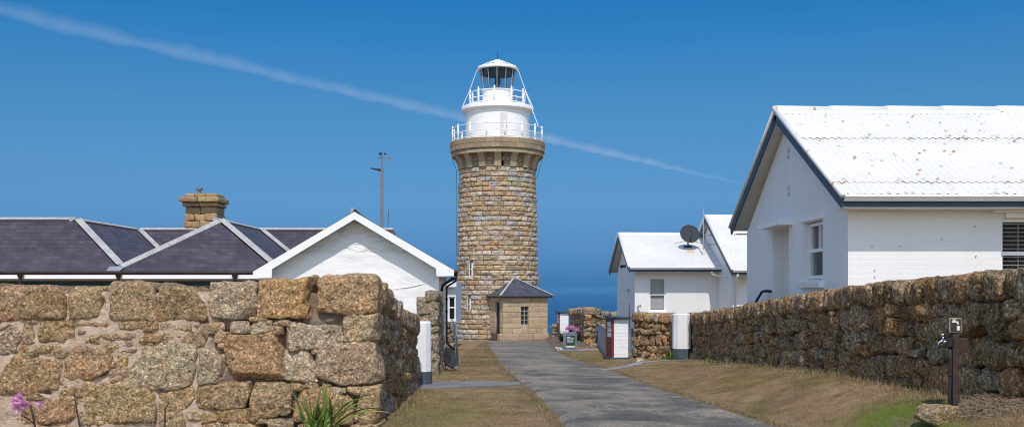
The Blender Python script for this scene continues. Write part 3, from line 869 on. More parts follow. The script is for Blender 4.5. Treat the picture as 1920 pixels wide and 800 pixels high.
for i in range(nc):
    z0 = zs+i*ch; z1 = z0+ch-.03
    a = random.uniform(0, .3); end = a+2*math.pi
    while a < end-.02:
        w = random.uniform(.42, 1.15)/2.7
        if end-a-w < .15: w = end-a
        tint = pick(TW)
        spans = [(a, a+w-.011)]
        for (wa, wz, ww, wh) in WIN:
            if z1 > wz+.04 and z0 < wz+wh-.04:
                hw = ww/2/2.7; new = []
                for (p, q) in spans:
                    for s in (0, 2*math.pi):
                        lo, hi = wa-hw+s, wa+hw+s
                        if q > lo and p < hi:
                            if p < lo-.02: new.append((p, lo))
                            if q > hi+.02: new.append((hi, q))
                            break
                    else: new.append((p, q))
                spans = new
        for p, q in spans: block(mb, p, q, z0, z1, tint)
        a += w
mb.lathe((LX, LY, 0), [(2.78, -3.9), (2.74, -2), (2.65, 1), (2.58, 4.9), (2.49, 8.3)], 96, (.16, .13, .10))
mb.build('tower', M['granite_far'], t_l, True)
for (wa, wz, ww, wh) in WIN:
    r = tower_r(wz)
    w_ = MB(); R = Matrix.Rotation(wa, 3, 'Z')
    w_.box(pol(r-.075, wa, wz+wh/2), (ww, .04, wh), 0, (1, 1, 1), R)
    wo = w_.build('window', M['glass_dark'], t_l)
    f = MB()
    for s, wd in ((-1, .035), (1, .10)):
        f.box(pol(r-.04, wa+s*(ww/2-wd/2)/r, wz+wh/2), (wd, .05, wh), 0, None, R)
    f.box(pol(r-.04, wa, wz+wh/2), (ww-.2, .04, .03), 0, None, R)
    f.build('frame', M['white_paint'], wo)
# bracketed gallery
mb = MB()
for (z0, z1, rad) in ((8.22, 8.6, 2.56), (8.6, 8.92, 2.57), (8.92, 9.1, 2.58)):
    a = random.uniform(0, .2)
    while a < 6.28:
        w = random.uniform(.16, .26); block(mb, a, a+w-.004, z0, z1-.008, jit((.27, .215, .145)), .006, .045, (4, 4), lambda z, q=rad: q); a += w
mb.build('bracket_course', M['granite_smooth'], t_l, True)
for k in range(16):
    a = k*math.pi/8+.02
    prof = [(2.45, 8.22), (2.66, 8.22), (2.69, 8.5), (2.76, 8.72), (2.89, 8.92), (3.06, 9.06), (3.06, 9.10), (2.45, 9.10)]
    tn = Vector((math.cos(a), math.sin(a), 0))
    c = MB(); c.prism([pol(r_, a, z_)-tn*.22 for r_, z_ in prof], tn*.44, jit((.36, .285, .185)))
    c.build('corbel', M['granite_smooth'], t_l)
mb = MB()
def ring(mb, r0, r1, z0, z1, nseg, tint, off=0):
    for k in range(nseg):
        a0 = off+2*math.pi*k/nseg; a1 = off+2*math.pi*(k+1)/nseg-.004
        tt = jit(tint, .16); n = 4; V = []
        for j in range(n+1):
            a = a0+(a1-a0)*j/n
            for (r_, z_) in ((r0, z0), (r1-.012, z0), (r1, z0+.015), (r1, z1-.015), (r1-.012, z1), (r0, z1)):
                V.append(pol(r_, a, z_))
        m = 6
        mb.add(V, [(j*m+i, (j+1)*m+i, (j+1)*m+(i+1) % m, j*m+(i+1) % m) for j in range(n) for i in range(m)], tt)
ring(mb, 2.5, 3.10, 9.10, 9.36, 26, (.36, .29, .195))
ring(mb, 2.0, 3.20, 9.40, 9.72, 34, (.30, .235, .16), .05)
ring(mb, 2.0, 3.215, 9.725, 10.06, 36, (.30, .23, .145), .13)
mb.lathe((LX, LY, 0), [(2.4, 9.0), (3.12, 9.33), (3.14, 9.42), (3.19, 9.5), (3.19, 10.03), (2.0, 10.05)], 72, (.2, .16, .11))
mb.build('gallery_band', M['granite_smooth'], t_l)
# white room with door
mb = MB(); n = 96
mb.lathe((LX, LY, 0), [(2.22, 10.05), (2.22, 10.2), (2.18, 10.24), (2.17, 11.98), (2.2, 12.0), (2.2, 12.1), (2.34, 12.24), (2.43, 12.32), (2.45, 12.52), (2.40, 12.6), (1.0, 12.66)], n)
mb.build('lantern_room', M['white_tower'], t_l, 'auto')
d_ = MB(); R = Matrix.Rotation(.2, 3, 'Z')
d_.box(pol(2.165, .2, 10.98), (.5, .06, 1.85), 0, (.8, .79, .76), R)
dd = d_.build('door', M['white_tower'], t_l)
h = MB(); h.box(pol(2.21, .29, 10.95), (.03, .05, .14), 0, None, R); h.build('handle', M['galv_dull'], dd)
mb = MB(); mb.lathe((LX, LY, 0), [(1.06, 12.6), (1.06, 12.75), (1.04, 12.78), (1.04, 13.62), (1.09, 13.66), (1.09, 13.72), (.2, 13.74)], 64); mb.build('lantern_base', M['white_tower'], t_l, 'auto')
v_ = MB(); v_.box(pol(1.045, -.12, 13.0), (.36, .03, .07), 0, (.85, .85, .84), Matrix.Rotation(-.12, 3, 'Z')); v_.build('vent_panel', M['white_tower'], t_l)
mb = MB(); mb.lathe((LX, LY, 0), [(1.03, 13.73), (1.22, 14.88)], 36); mb.build('lantern_glazing', M['lantern_glass'], t_l)
for k in range(12):
    a = k*math.pi/6-.02
    g_ = MB(); g_.cyl(pol(1.05, a, 13.72), pol(1.235, a, 14.9), .028, n=6); g_.build('glazing_bar', M['galv'], t_l)
mb = MB(); mb.lathe((LX, LY, 0), [(0, 14.62), (1.12, 14.60), (1.17, 14.86)], 36); mb.build('lantern_ceiling', M['dark_pipe'], t_l)
mb = MB()
mb.lathe((LX, LY, 0), [(1.15, 14.86), (1.34, 14.84), (1.38, 14.88), (1.38, 14.98), (1.33, 15.03), (1.0, 15.14), (.5, 15.24), (.27, 15.26), (.27, 15.5), (.2, 15.56), (0, 15.62)], 48)
rf = mb.build('lantern_roof', M['white_tower'], t_l, 'auto')
f = MB(); f.cyl((LX, LY, 15.6), (LX, LY, 16.12), .03, .012, 6); f.build('finial', M['dark_pipe'], t_l)
for k in range(8):
    a = k*math.pi/4+.35
    s = MB(); s.cyl(pol(.24, a, 15.52), pol(1.36, a, 15.02), .022, n=6); s.cyl(pol(.8, a, 15.2), pol(.8, a, 15.28), .015, n=5); s.build('spoke', M['white_paint'], rf)
s = MB(); s.tube([pol(.82, k*math.pi/18, 15.28) for k in range(37)], .02, 5); s.build('roof_rail', M['white_paint'], rf)
b = MB(); b.lathe((LX, LY, 0), [(.22, 13.74), (.13, 13.9), (.09, 14.05), (.2, 14.1), (.2, 14.38), (.1, 14.44), (0, 14.45)], 16); b.build('lamp', M['dark_pipe'], t_l, 'auto')
def railing(r, z0, hgt, n, off, pr, rr, heights, mid=True, name='gallery_railing'):
    q = MB()
    for hh in heights: q.tube([pol(r, k*math.pi/36, z0+hh) for k in range(73)], rr, 6)
    rl = q.build(name, M['white_paint'], t_l, True)
    for k in range(n):
        a = off+k*2*math.pi/n
        p = MB(); p.cyl(pol(r, a, z0), pol(r, a, z0+hgt), pr, n=8); p.cyl(pol(r, a, z0), pol(r, a, z0+.07), pr*1.7, n=8)
        p.lathe(pol(r, a, z0+hgt), [(0, .13), (.04, .11), (.06, .05), (.04, 0), (pr*1.5, -.03), (pr, -.06)], 8)
        p.build('post', M['white_paint'], rl, True)
railing(3.06, 10.05, 1.02, 16, .17, .055, .026, (.99, .55, .12))
railing(1.88, 12.62, 1.0, 10, -.1, .07, .03, (.9, .48, .16), name='lantern_railing')
for a in (-1.52, 1.52, 2.6, -2.6):
    s = MB(); s.tube([pol(1.37, a, 14.93), pol(1.92, a, 13.68), pol(2.43, a, 12.55)], .022, 5); s.build('stay_rod', M['white_paint'], t_l)
s = MB(); s.tube([pol(1.92, 1.3, 13.68), pol(3.06, 1.1, 11.1)], .022, 5); s.build('stay_rod', M['white_paint'], t_l)
for a, top in ((-1.5, 9.1), (1.5, 9.1)):
    s = MB(); s.tube([pol(3.1, a, top), pol(2.78, a, 8.2), pol(2.76, a, 5), pol(2.9, a, -3.4)] if a < 0 else [pol(3.05, a, top), pol(2.7, a, 7.7)], .014, 5); s.build('conductor_cable', M['dark_pipe'], t_l)

# settle the heights of the upper works
def remap(o):
    if o.type == 'MESH':
        n_ = len(o.data.vertices); co = np.zeros(n_*3); o.data.vertices.foreach_get('co', co); co = co.reshape(-1, 3)
        co[:, 2] = np.interp(co[:, 2]-3.5, [-4, -3.6, 8.22, 10.06, 11.98, 12.6, 13.72, 14.86, 15.6, 16.2], [-4, -3.6, 8.0, 9.83, 11.66, 12.26, 13.40, 14.80, 15.54, 16.16])+3.5
        o.data.vertices.foreach_set('co', co.ravel()); o.data.update()
    for c_ in o.children: remap(c_)
remap(t_l)
# porch
TH = math.radians(25); pn = Vector((math.sin(TH), -math.cos(TH), 0)); pt = Vector((math.cos(TH), math.sin(TH), 0))
def pp(u, r, z): return Vector((LX, LY, 0))+pt*u+pn*r+Vector((0, 0, z))
ZE, ZB = -.46, -3.28; RF = 4.4; HW = 1.58
PO = [(.43, .325, .205), (.41, .315, .205), (.44, .345, .23), (.40, .30, .19), (.45, .33, .2)]
mb = MB()
rows_z = np.linspace(ZB+.42, ZE, 8)
WX0, WX1, WZ0, WZ1 = -.32, .22, -2.28, -1.12
def face(u0, u1, fn, nrm, tdir, hole=None, res=.09):
    for i in range(7):
        z0, z1 = rows_z[i], rows_z[i+1]; u = u0; first = True
        while u < u1-.02:
            w = random.uniform(.45, .85)
            if first and i % 2: w *= .6
            first = False
            if u1-u-w < .25: w = u1-u
            segs = [(u, u+w)]
            if hole and z1 > hole[2]+.05 and z0 < hole[3]-.05:
                segs = [(a, b) for a, b in ((u, min(u+w, hole[0])), (max(u, hole[1]), u+w)) if b-a > .03]
            for a, b in segs:
                c = fn((a+b)/2, (z0+z1)/2)-nrm*.13
                stone(mb, c, (b-a-.012, .26, z1-z0-.012), tdir, nrm, .018, .012, res, pick(PO), .0, fs=4)
            u += w
face(-HW, HW, lambda u, z: pp(u, RF, z), pn, pt, (WX0, WX1, WZ0, WZ1))
DU0, DU1 = 3.15, 3.82          # door on the left side, measured along r
face(2.3, RF-.27, lambda u, z: pp(-HW, u, z), -pt, pn*-1, (DU0, DU1, -9, -.86))
face(2.3, RF-.27, lambda u, z: pp(HW, u, z), pt, pn, None)
for (u0, u1) in ((-HW-.06, -.5), (-.49, .55), (.56, HW+.06)):
    stone(mb, pp((u0+u1)/2, RF+.05-.2, ZB+.2), (u1-u0-.01, .4, .44), pt, pn, .04, .015, .09, pick(PO), 0)
stone(mb, pp(-HW-.03, RF-.3, ZB+.2), (.5, .3, .44), -pn, -pt, .04, .015, .09, pick(PO), 0)
stone(mb, pp(HW-.05, 3.4, ZB+.2), (1.9, .3, .44), pn, pt, .04, .015, .09, pick(PO), 0)
RM = Matrix.Rotation(TH, 3, 'Z')
def corebox(u0, u1, r0, r1, z0, z1): mb.box(pp((u0+u1)/2, (r0+r1)/2, (z0+z1)/2), (u1-u0, r1-r0, z1-z0), 0, (.30, .26, .2), RM)
corebox(-HW+.03, WX0, RF-.25, RF-.03, ZB, ZE); corebox(WX1, HW-.03, RF-.25, RF-.03, ZB, ZE)
corebox(WX0, WX1, RF-.25, RF-.03, ZB, WZ0); corebox(WX0, WX1, RF-.25, RF-.03, WZ1, ZE)
corebox(-HW+.03, -HW+.25, DU1, RF-.26, ZB, ZE); corebox(-HW+.03, -HW+.25, 2.4, DU0, ZB, ZE); corebox(-HW+.03, -HW+.25, DU0, DU1, -.86, ZE); corebox(HW-.25, HW-.03, 2.4, RF-.26, ZB, ZE)
porch = mb.build('porch', M['granite_smooth'], t_l, True)
# roof of the porch: half pyramid against the tower
r_ = MB(); ap = pp(-.0, 2.72, .66); ov = .22
e = [pp(-HW-ov, 2.2, ZE), pp(-HW-ov, RF+ov, ZE), pp(HW+ov, RF+ov, ZE), pp(HW+ov, 2.2, ZE)]
r_.add([ap]+e+[p-Vector((0, 0, .05)) for p in e], [(0, 1, 2), (0, 2, 3), (0, 3, 4), (1, 5, 6, 2), (2, 6, 7, 3), (3, 7, 8, 4), (5, 8, 7, 6)], (.95, 1.35, 1.45))
r_.build('roof', M['slate'], porch)
def nrm3(a, b, c):
    n = (Vector(b)-Vector(a)).cross(Vector(c)-Vector(a)).normalized(); return n if n.z > 0 else -n
def cap(mb, p0, p1, n1, n2, w, lift=.03, tint=None):
    """folded flashing along a ridge, hip or valley"""
    p0, p1 = Vector(p0), Vector(p1); d = (p1-p0).normalized(); up = (n1+n2).normalized()
    s1 = n1.cross(d); s2 = n2.cross(d)
    s1 = s1 if s1.dot(n2) < 1e9 else s1
    if s1.dot(s2) > 0: s2 = -s2
    if abs(d.z) < .01 or True:
        # each wing lies in its own roof plane, heading away from the other plane
        if s1.dot(n1.cross(up).cross(n1)) > 0: s1 = -s1
        s1 = s1 if (s1-s2).dot(n1-n2) > 0 else -s1
        s2 = s2 if (s2-s1).dot(n2-n1) > 0 else -s2
    V = []
    for p in (p0, p1):
        V += [p+s1*w+n1*lift, p+up*(lift*1.6), p+s2*w+n2*lift, p+s1*w-n1*.02, p+s2*w-n2*.02]
    mb.add(V, [(0, 1, 6, 5), (1, 2, 7, 6), (0, 5, 8, 3), (2, 4, 9, 7), (0, 3, 4, 2, 1), (5, 6, 7, 9, 8)], tint)
h_ = MB()
nf, nl, nr = nrm3(ap, e[1], e[2]), nrm3(ap, e[0], e[1]), nrm3(ap, e[2], e[3])
def vcap(mb, p0, p1, n1, n2, w, lift=.03): cap(mb, p0, p1, n1, n2, w, lift)
vcap(h_, ap, e[1], nl, nf, .15); vcap(h_, ap, e[2], nf, nr, .15)
h_.build('hip_flashing', M['lead'], porch)
g_ = MB()
for a, b in ((e[0], e[1]), (e[1], e[2]), (e[2], e[3])): g_.tube([a-Vector((0, 0, .05)), b-Vector((0, 0, .05))], .05, 6)
g_.build('gutter', M['brown_pipe'], porch)
w_ = MB(); w_.box(pp((WX0+WX1)/2, RF-.16, (WZ0+WZ1)/2), (WX1-WX0, .02, WZ1-WZ0), 0, None, RM); wo = w_.build('window', M['glass_dark'], porch)
f = MB()
for k in range(3): f.box(pp(WX0+(WX1-WX0)*k/2, RF-.14, (WZ0+WZ1)/2), (.05, .05, WZ1-WZ0), 0, None, RM)
for k in range(5): f.box(pp((WX0+WX1)/2, RF-.138, WZ0+(WZ1-WZ0)*k/4), (WX1-WX0, .045, .035), 0, None, RM)
f.build('frame', M['frame_grey'], porch)
d_ = MB(); d_.box(pp(-HW+.16, (DU0+DU1)/2, (ZB-.86)/2), (.05, DU1-DU0, -.86-ZB), 0, None, RM); d_.build('door', M['dark_pipe'], porch)

# ================================================================== cottage with slate roofs
ZR, ZV = 1.916, .446; PITCH = (ZR-ZV)/2.2
t_c = thing('cottage', (-8, 28, -2.1), 'white cottage with plain gable and several dark slate hipped roofs beside the lighthouse', 'cottage')
mb = MB()
X1, X2 = -12.4, -8.33      # side ridge of the left wing, ridge of the middle wing
YE, YA, YR = 26.0, 28.2, 33.1
XLc = X1+2.2; XMl = X2-2.2; XMr = X2+2.2; XV = (XLc+XMl)/2; ZVV = ZR-(XV-X1)*PITCH
FARL = -22
def slab(mb, pts, th=.06):
    n = nrm3(*pts[:3]); mb.prism([Vector(p) for p in pts], -n*th)
yv = YA-(ZR-ZVV)/PITCH
# left wing: front slope and right slope
slab(mb, [(FARL, YE, ZV), (XLc, YE, ZV), (X1, YA, ZR), (FARL, YA, ZR)])
slab(mb, [(X1, YA, ZR), (XV, yv, ZVV), (XV, YR-(XV-X1), ZVV), (X1, YR, ZR)])
slab(mb, [(FARL, YA, ZR), (X1, YA, ZR), (X1, YR, ZR-.02), (FARL, YR, ZR-.02)])
# middle wing: hipped front, left and right slopes
slab(mb, [(XMl, YE, ZV), (XMr, YE, ZV), (X2, YA, ZR)])
slab(mb, [(X2, YA, ZR), (X2, YR, ZR), (XV, YR-(X2-XV), ZVV), (XV, yv, ZVV)])
slab(mb, [(X2, YA, ZR), (XMr, YE, ZV), (XMr, YR-2.2, ZV), (X2, YR, ZR)])
# main roof between the wings and to the right
slab(mb, [(X1, YR, ZR), (XV, YR-(XV-X1), ZVV), (X2, YR, ZR)])
slab(mb, [(X2, YR, ZR), (XMr, YR-2.2, ZV), (-3.9, YR-2.2, ZV), (-3.9, YR, ZR)])
slab(mb, [(FARL, YR, ZR), (-3.9, YR, ZR), (-3.9, YR+3, ZR-3*PITCH), (FARL, YR+3, ZR-3*PITCH)])
# gable wing, its right eave runs slightly outwards to the back
GY0, GY1 = 25.1, 44.5
ZG = 1.95; XG = -3.97; GL, GR = -6.53, -1.452
zl, zr = .43, .47
SK = -.060*(GY1-GY0)
slab(mb, [(XG, GY0, ZG), (GL, GY0, zl), (GL+SK, GY1, zl), (XG+SK, GY1, ZG)], .05)
slab(mb, [(XG, GY0, ZG), (XG+SK, GY1, ZG), (GR+SK, GY1, zr), (GR, GY0, zr)], .05)
mb.build('roof', M['slate'], t_c)
roof_c = bpy.data.objects['roof.001'] if 'roof.001' in bpy.data.objects else None
# flashings along ridges, hips and valleys
nF, nRt, nLf, nB = (Vector(v).normalized() for v in ((0, -PITCH, 1), (PITCH, 0, 1), (-PITCH, 0, 1), (0, PITCH, 1)))
U = Vector((0, 0, 1))
for a, b, n1, n2, w in (
    ((FARL, YA, ZR), (X1, YA, ZR), nF, nB, .17), ((X1, YA, ZR), (XLc-.22, YE+.22, ZV+.15), nF, nRt, .20), ((X1, YA, ZR), (X1, YR, ZR), nRt, nLf, .17),
    ((X2, YA, ZR), (XMl+.22, YE+.22, ZV+.15), nF, nLf, .17), ((X2, YA, ZR), (XMr, YE, ZV), nF, nRt, .19), ((X2, YA, ZR), (X2, YR, ZR), nRt, nLf, .17),
    ((X1, YR, ZR), (X2, YR, ZR), nF, nB, .17), ((X2, YR, ZR), (-3.97, YR, ZR), nF, nB, .17),
    ((XG, GY0, ZG+.02), (XG+SK, GY1, ZG+.02), nRt, nLf, .10)):
    c = MB(); vcap(c, a, b, n1, n2, w); c.build('ridge_flashing', M['lead'], t_c)
for a, b, n1, n2 in (((X1, YR, ZR), (XV, YR-(XV-X1), ZVV), nRt, nF), ((X2, YR, ZR), (XMr, YR-2.2, ZV), nRt, nF)):
    c = MB(); a, b = Vector(a), Vector(b); dd = (b-a).normalized()
    s1 = n1.cross(dd); s1 = s1 if s1.z > 0 else -s1; s2 = n2.cross(dd); s2 = s2 if s2.z > 0 else -s2
    V = []
    for p in (a, b): V += [p+s1*.13+n1*.03, p+U*.035, p+s2*.13+n2*.03]
    c.add(V, [(0, 1, 4, 3), (1, 2, 5, 4)]); c.build('valley_flashing', M['lead'], t_c)
c = MB(); c.add([(XV-.2, yv-.02, ZVV+.03), (XV+.2, yv-.02, ZVV+.03), (XV+.14, YE-.06, ZV+.015), (XV-.22, YE-.06, ZV+.015), (XV, yv+.25, ZVV+.06)], [(3, 2, 1, 0), (0, 1, 4)])
c.build('valley_flashing', M['galv'], t_c)
# gutter, fascia, verandah beam and posts under the slates
g_ = MB(); g_.tube([(FARL, YE-.07, ZV-.03), (-6.2, YE-.07, ZV-.03)], .05, 8); g_.build('gutter', M['brown_pipe'], t_c)
f = MB(); f.bx(FARL, -6.25, YE-.105, YE-.06, ZV-.185, ZV-.085); f.build('fascia', M['white_paint'], t_c)
f = MB(); f.bx(FARL, -6.25, YE+.10, YE+.2, ZV-.36, ZV-.24); f.build('verandah_beam', M['dark_green'], t_c)
for px in (-62, 38, 222, 440):
    x = (px-960)/F*(YE-.16); yy = YE-.16
    p = MB(); p.cyl((x, yy, -2.2), (x, yy, ZV-.05), .045, n=10); p.bx(x-.14, x+.14, yy-.06, yy+.06, ZV-.33, ZV-.30); p.cyl((x, yy, ZV-.16), (x, yy, ZV-.06), .05, .09, 10)
    p.build('post', M['brown_pipe'], t_c)
f = MB(); f.bx(FARL, -6.25, YE-.2, YE+.1, -.04, .0, (1, 1, 1))
for k in range(220):
    x = FARL+k*.07
    if x < -6.3: f.cyl((x, YE-.22, .01), (x, YE+.05, .05), .018, n=4, cap=False)
f.build('verandah_rail_sheet', simple('brown_sheet', (.07, .04, .04), .6, 0, .3, 3), t_c)
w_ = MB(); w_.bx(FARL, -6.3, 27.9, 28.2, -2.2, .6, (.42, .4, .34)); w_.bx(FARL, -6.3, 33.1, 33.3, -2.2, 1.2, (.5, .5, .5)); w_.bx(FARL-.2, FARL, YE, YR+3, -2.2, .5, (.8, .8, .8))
w_.build('rear_wall', M['white_render'], t_c)
# gable wall, rough render, with the long right side wall
XWL, XWR = -6.146, -1.87
gy = 25.5
w_ = MB()
zlw = lambda x: (ZG-.06-(abs(x-XG))*.595)
def rough_face():
    nx, nz = 90, 70; V = []; 
    xs = np.linspace(XWL, XWR, nx); V = []
    for x in xs:
        zt = min(zlw(x), 9)
        for k in range(nz): V.append((x, gy, -2.5+(zt+2.5)*k/(nz-1)))
    V = np.array(V); q = V*np.array([1, 0, 1.9])
    up = smv(V[:, 2], .90, .95)
    lo = smv(fbm(V*np.array([.8, 0, .8])+7, 61, 2), .15, .4)
    V[:, 1] += fbm(q*1.5, 62, 4)*(.010+.038*up*(1-smv(np.abs(V[:, 0]-XG+.0), 1.2, 1.9))+.03*lo)-.02*(1-up)
    w_.add(V, [(i*nz+k, (i+1)*nz+k, (i+1)*nz+k+1, i*nz+k+1) for i in range(nx-1) for k in range(nz-1)])
rough_face()
k_ = -.056
w_.add([(XWR, gy, -2.5), (XWR+k_*(44-gy), 44, -3.1), (XWR+k_*(44-gy), 44, .7), (XWR, gy, .7)], [(0, 1, 2, 3)])
w_.add([(XWL, gy, -2.5), (XWL, 44, -3.1), (XWL, 44, .7), (XWL, gy, .7)], [(3, 2, 1, 0)])
w_.build('gable_wall', M['white_render'], t_c, 'auto')
pl = MB(); pl.add([(XWR+.025, gy+.3, -2.6), (XWR+k_*(44-gy)+.025, 44, -3.2), (XWR+k_*(44-gy)+.025, 44, -2.5), (XWR+.025, gy+.3, -1.86)], [(0, 1, 2, 3)]); pl.build('plinth', M['pillar_foot'], t_c)
b = MB()
bp = [(474.5, 509), (664.6, 397), (851.5, 506.5), (851, 517), (818.7, 517.5), (817.6, 503), (664.6, 411), (510, 504), (509.4, 520.6), (474.5, 520.6)]
poly = [at(x, y, GY0) for x, y in bp]
mid = [poly[1], poly[6]]
for side in ([poly[0], poly[1], poly[6], poly[7], poly[8], poly[9]], [poly[1], poly[2], poly[3], poly[4], poly[5], poly[6]]):
    b.prism([p+Vector((0, -.012, 0)) for p in side], (0, .045, 0))
b.build('bargeboard', M['white_paint'], t_c)
s = MB(); s.bx(-6.5, XWL+.02, GY0+.04, gy+.3, .245, .26); s.build('soffit', M['soffit'], t_c)
s = MB(); s.bx(XWR-.02, GR, GY0+.04, gy+.3, .30, .315)
s.build('soffit', M['soffit'], t_c)
cr = MB()
pts = [(722, 541.5), (740, 540.8), (760, 538.6), (782, 534.5), (800, 530.5), (814, 528)]
cr.tube([at(x, y, gy-.02) for x, y in pts], [.004, .006, .008, .008, .007, .005], 6); cr.build('render_ledge', M['white_render'], t_c, True)
# right gutter and two brown downpipes with kicked-out shoes
def eave(y): return Vector((GR+.03+k_*(y-GY0), y, zr-.05))
g_ = MB(); g_.tube([eave(GY0), eave(GY1)], .055, 8); g_.build('gutter', M['brown_pipe'], t_c, True)
f = MB(); f.add([eave(GY0)+Vector((-.08, 0, .03)), eave(GY1)+Vector((-.08, 0, .03)), eave(GY1)+Vector((-.08, 0, -.14)), eave(GY0)+Vector((-.08, 0, -.14))], [(0, 1, 2, 3), (3, 2, 1, 0)]); f.build('fascia', M['white_paint'], t_c)
def wallx(y): return XWR+k_*(y-gy)
def pipe(y, zs_):
    x = wallx(y)+.07; e_ = eave(y)
    p = MB(); p.tube([e_+Vector((0, 0, -.03)), e_+Vector((0, 0, -.12)), (x+.02, y, zr-.38), (x, y, zr-.48), (x, y, zs_+.30), (x+.05, y, zs_+.24), (x+.24, y-.05, zs_+.08), (x+.32, y-.05, zs_+.07)], .040, 10)
    for z in (zr-.9, -.9): p.cyl((x, y, z), (x, y, z+.05), .06, n=10)
    p.build('downpipe', M['brown_pipe'], t_c, True)
pipe(25.75, gz(-1.8, 26)+.0); pipe(38.5, gz(-2.5, 38.5)+.12)
# chimney on the main ridge
cx0, cx1 = (353-960)/F*33.6, (413-960)/F*33.6
CH = [(.36, .25, .135), (.38, .265, .14), (.32, .225, .13)]
m2 = MB()
def course(z0, z1, ex, ny=2, amp=.03):
    u = cx0-ex; first = True
    ws = [.38, .42, .45] if random.random() < .5 else [.6, .65]
    tot = cx1-cx0+2*ex; s = sum(ws); ws = [w*tot/s for w in ws]
    for w in ws:
        stone(m2, (u+w/2, 33.2-ex+.5, (z0+z1)/2), (w-.01, 1.0+2*ex, z1-z0-.01), (1, 0, 0), (0, -1, 0), .035, amp, .06, pick(CH), .02, full=True)
        u += w
zc = lambda y: (YH-y)/F*33.2
course(1.4, zc(427), .03); course(zc(427), zc(414), .02); course(zc(414), zc(400.5), .0); course(zc(400.5), zc(387), -.02)
course(zc(387), zc(379.5), .05, amp=.012); course(zc(379.5), zc(369.5), .13, amp=.02); course(zc(369.5), zc(362), -.01, amp=.02)
ch_ = m2.build('chimney', M['granite_smooth'], t_c, True)
pcx = (374-960)/F*33.7
p = MB(); p.lathe((pcx, 33.7, 0), [(.055, zc(363)), (.05, zc(354.5)), (.10, zc(354)), (.11, zc(353)), (.11, zc(349.5)), (.06, zc(348.6)), (0, zc(348.4))], 16); p.build('flue_cowl', M['galv_dull'], ch_, 'auto')

# ---- white annexe behind the cottage
t_a = thing('annexe', (-2.9, 48, -2.9), 'small flat white annexe with a dark window between the cottage and the lighthouse', 'annexe')
ya = 47.2
w_ = MB()
def pz(y, d): return (YH-y)/F*d
zt_, zs_ = pz(532, ya), pz(604, ya)
wx0, wx1 = (841-960)/F*ya, (853.5-960)/F*ya
wt, wb_ = pz(556, ya), pz(600, ya)
w_.bx(-6.5, wx0, ya, ya+.25, zs_, zt_); w_.bx(wx1, -2.66, ya, ya+.25, zs_, zt_); w_.bx(wx0, wx1, ya, ya+.25, wt, zt_); w_.bx(wx0, wx1, ya, ya+.25, zs_, wb_); w_.bx(-6.5, -2.66, ya+.25, ya+5, zs_, zt_)
w_.build('wall', M['white_paint'], t_a)
w_ = MB(); w_.bx(-6.6, -2.62, ya-.25, ya+5.2, zt_, zt_+.10); w_.bx(-6.6, -2.62, ya-.28, ya-.22, zt_-.14, zt_+.12); w_.build('roof', M['white_paint'], t_a)
w_ = MB(); w_.bx(wx0, wx1, ya+.12, ya+.14, wb_, wt); wo = w_.build('window', M['glass_dark'], t_a)
f = MB()
for x in (wx0+.02, wx1-.02): f.bx(x-.025, x+.025, ya+.06, ya+.13, wb_, wt)
for z in (wb_+.03, (wt+wb_)/2+.05, wt-.03): f.bx(wx0, wx1, ya+.065, ya+.135, z-.03, z+.03)
f.bx(wx0-.06, wx1+.06, ya-.06, ya+.08, wb_-.06, wb_); f.build('frame', M['white_paint'], wo)
w_ = MB(); pack(w_, (-4.2, ya-.05, 0), (-2.75, ya-.05, 0), (0, -1, 0), lambda u: gz(-3, ya), lambda u: zs_, 4, (.3, .5), 0, (.3, .4), .4, .08, PALE, .03, .05); w_.build('stone_base', M['granite'], t_a, True)
w_ = MB(); x = (856-960)/F*46.5; w_.tube([(x-.25, 46.6, pz(598, 46.5)), (x+.05, 46.5, pz(612, 46.5))], .035, 6); w_.tube([(x, 46.5, pz(608, 46.5)), (x, 46.5, gz(x, 46.5)-.1)], .055, 8); w_.build('drainpipe', M['light_blue_grey'], t_a)
# ================================================================== white houses on the right
def corr(mb, x0, x1, pE, pR, period, amp, laps, sheet_w=1.0, ns=8, sag=.0):
    """corrugated sheets from the eave pE=(y,z) to the ridge pR, in overlapping rows; laps are fractions up the slope"""
    E, R = np.array(pE, float), np.array(pR, float)
    sl = R-E; n = np.array([-sl[1], sl[0]]); n /= np.linalg.norm(n)
    if n[1] < 0: n = -n
    xs = np.arange(x0, x1+1e-6, period/ns)
    fr = [0]+laps+[1]; rng = np.random.default_rng(5)
    for i in range(len(fr)-1):
        a = fr[i]-(.012 if i else 0); b = min(1, fr[i+1]+.004)
        ts = np.concatenate([[a, a], np.linspace(a+.012, b-.012, 7), [b]])
        V = []; T = []
        for k, t in enumerate(ts):
            edge = (1-(t-a)/(b-a))
            off = .004+edge*.010-(.008 if k == 0 else 0)+.007*i
            step = ((xs-x0) % sheet_w)/sheet_w*.008
            wob = fbm(np.stack([xs*.8, np.full_like(xs, t*4+i*9), xs*0], 1), 71, 2)*.007
            h = amp*np.sin(2*math.pi*xs/period)+off+step+wob
            jag = 0.0
            y = E[0]+sl[0]*t+n[0]*h; z = E[1]+sl[1]*t+n[1]*h
            V.append(np.stack([xs, y, z], 1))
            lap = max(0, 1-min(abs(t-a), abs(t-b))/.03)
            seam = ((xs-x0) % sheet_w) < .06
            c = np.where(seam, .65, 1-.9*lap); c = np.where(k == 0, .0, c)
            T.append(np.stack([c, c, c], 1))
        nx = len(xs); V = np.concatenate(V); T = np.concatenate(T)
        mb.add(V, [(j*nx+q, j*nx+q+1, (j+1)*nx+q+1, (j+1)*nx+q) for j in range(len(ts)-1) for q in range(nx-1)], T)

